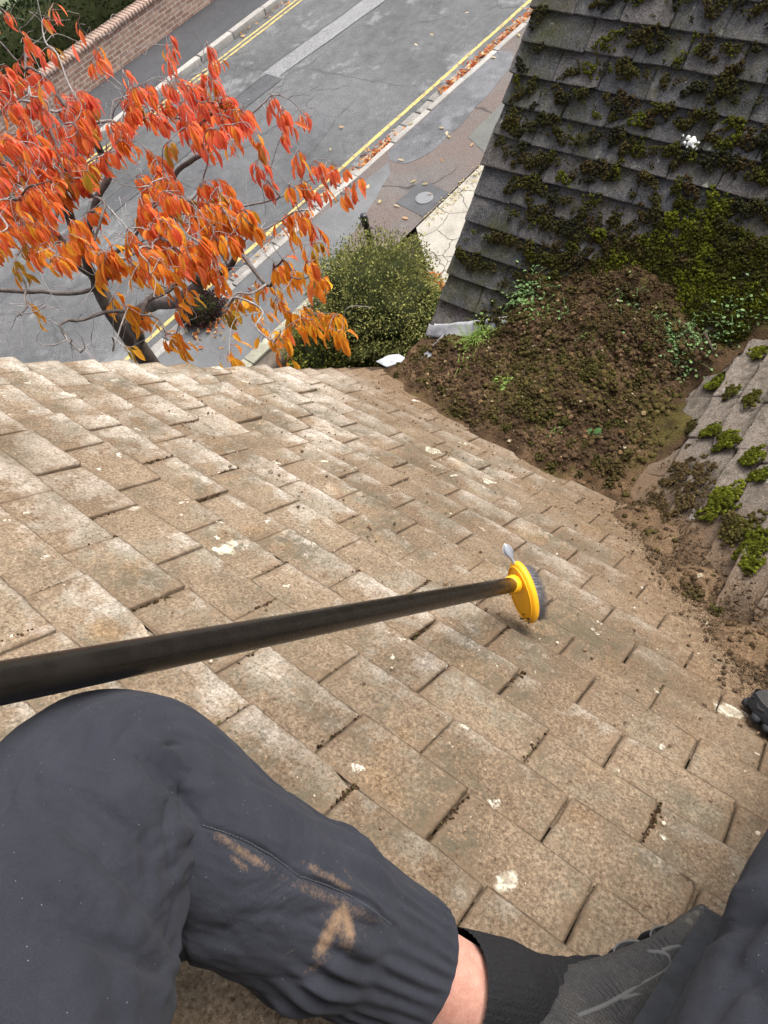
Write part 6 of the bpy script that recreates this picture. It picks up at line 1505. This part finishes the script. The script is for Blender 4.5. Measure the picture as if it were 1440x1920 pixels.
# low garden wall with a mossy coping
lw = thing('garden_wall', 'low mossy garden wall at the back of the near pavement', 'low wall', loc=tuple(st(2.0, 5.2)))
V, F = box((-6, 5.08, -.15), (4.05, 5.20, .30)); mk('brick_face', np.array([st(*v) for v in V]) - np.array(lw.location), F, m_brick, lw, smooth=False)
parts = []; x = -6
while x < 4.05:
    L = .44; V, F = box((x + .004, 5.05 + .006 * rng.random(), .302), (min(x + L - .004, 4.07), 5.23 + .006 * rng.random(), .352 + .008 * rng.random())); parts.append((np.array([st(*v) for v in V]) - np.array(lw.location), F)); x += L
V, F = join(parts); o = mk('coping', V, F, asphalt('mossy_coping', (0.13, 0.125, 0.075), (0.34, 0.33, 0.27), .3, 0, spk=.5), lw, smooth=False); b = o.modifiers.new('b', 'BEVEL'); b.width = .01; b.segments = 2
# fallen leaves: drifts along the kerb (stuff) and single leaves (things)
FT = np.array([(-h_ if s_ < 0 else (h_ if s_ > 0 else 0), t_ - .5, .10 * abs(s_) * h_ * 3 + .10 * (t_ - .5) ** 2) for t_, h_ in zip(st5, hw5 * 1.15) for s_ in (-1, 0, 1)])
def litter(n, sf, tf, zf, cols, seed, lab, L=.085, pile=.05):
    global LS
    rr = np.random.default_rng(seed); s_ = LS = sf(rr, n); t_ = tf(rr, n)
    P_ = st(s_, t_, zf + pile * rr.random(n) ** 1.5)
    z = np.stack([rr.normal(0, .4, n), rr.normal(0, .4, n), np.ones(n)], -1); M_ = rot_axes(z, rr.random(n) * 6.283) * (L * rr.uniform(.6, 1.2, n))[:, None, None]
    M_ = M_ * np.stack([rr.uniform(.7, 1.2, n), np.ones(n), rr.uniform(-1.2, 2.5, n)], -1)[:, None, :]
    V, F = inst(FT, LF, M_, P_); cc = np.array(cols)[rr.integers(0, len(cols), n)] * rr.uniform(.6, 1.15, (n, 1))
    tag(mk('leaf_litter', V, F, m_leaf, col=np.repeat(cc, len(FT), 0)), lab, 'fallen leaves', kind='stuff')
LC = [(0.62, 0.16, 0.03), (0.66, 0.27, 0.06), (0.55, 0.12, 0.03), (0.70, 0.42, 0.18), (0.72, 0.50, 0.26), (0.45, 0.10, 0.035), (0.66, 0.34, 0.12)]
litter(1500, lambda q, n: q.uniform(9.0, 18.0, n), lambda q, n: 6.95 + q.normal(0, .055, n), -.085, LC, 1, 'drift of red and cream fallen leaves along the kerb further up the street')
litter(230, lambda q, n: q.normal(7.30, .28, n), lambda q, n: 6.90 + q.normal(0, .085, n), -.085, LC, 2, 'small heap of orange leaves where the gutter stones end')
litter(90, lambda q, n: q.uniform(3.0, 6.6, n), lambda q, n: 6.98 + q.normal(0, .08, n), -.085, LC[3:], 3, 'thin scatter of pale leaves in the gutter under the cherry tree')
litter(110, lambda q, n: q.normal(3.3, .30, n), lambda q, n: 6.42 + q.normal(0, .14, n), .006, LC, 4, 'red and cream leaves gathered beside the dark purple plant')
litter(190, lambda q, n: q.uniform(4.65, 5.5, n), lambda q, n: 3.62 + (LS - 4.8) * .95 + q.normal(0, .11, n), .022, LC[:3] + [(0.7, 0.2, 0.03)], 5, 'bright orange leaves lying along the edge of the pale drive', pile=.07)
litter(60, lambda q, n: q.uniform(3.2, 5.4, n), lambda q, n: q.uniform(3.0, 4.6, n), -.02, LC, 6, 'few brown leaves caught in the grass under the shrubs', pile=.12)
litter(60, lambda q, n: q.uniform(9, 14, n), lambda q, n: 12.12 + q.normal(0, .05, n), -.085, LC[3:], 7, 'thin line of pale leaves against the far kerb')
litter(160, lambda q, n: q.uniform(6.2, 7.9, n), lambda q, n: 5.02 + q.normal(0, .06, n), .022, [(0.52, 0.46, 0.22), (0.6, 0.5, 0.2)], 8, 'yellow crumbled leaves along the back edge of the pavement', L=.045)
def on_ground(px, py, z=.012):
    r_ = pt(px, py, 1.0) - CAM; return CAM + r_ * ((ZG + z - CAM[2]) / r_[2])
fl = None
spots = [(838, 250, 'by the black patch'), (842, 256, ''), (885, 271, ''), (864, 341, ''), (775, 340, ''), (805, 365, ''), (744, 386, ''), (712, 378, ''), (760, 409, ''), (826, 464, ''), (797, 345, ''), (944, 66, ''), (925, 108, ''), (973, 66, ''), (985, 35, ''), (828, 240, ''), (655, 380, ''), (608, 392, ''), (752, 300, ''), (770, 232, ''), (640, 238, ''), (620, 280, ''), (810, 65, ''), (876, 24, ''), (780, 84, ''), (905, 100, ''), (830, 300, ''), (690, 350, '')]
for k, (px, py, _) in enumerate(spots):
    c = on_ground(px, py, .012 if px > 660 else -.075)
    c_ = np.array([(0.66, 0.55, 0.36), (0.60, 0.50, 0.26), (0.62, 0.40, 0.22)][k % 3]) * rng.uniform(.8, 1.1)
    o = mk('fallen_leaf', FT * np.array([1.15, 1, 1.4]) * rng.uniform(.085, .115), LF, m_leaf, col=np.tile(c_, (len(FT), 1)))
    o.location = c; o.rotation_euler = (rng.normal(0, .15), rng.normal(0, .15), rng.random() * 6.28)
    tag(o, 'single pale fallen leaf lying flat on the pavement or road', 'fallen leaf', 'fallen leaves lying singly on the street')
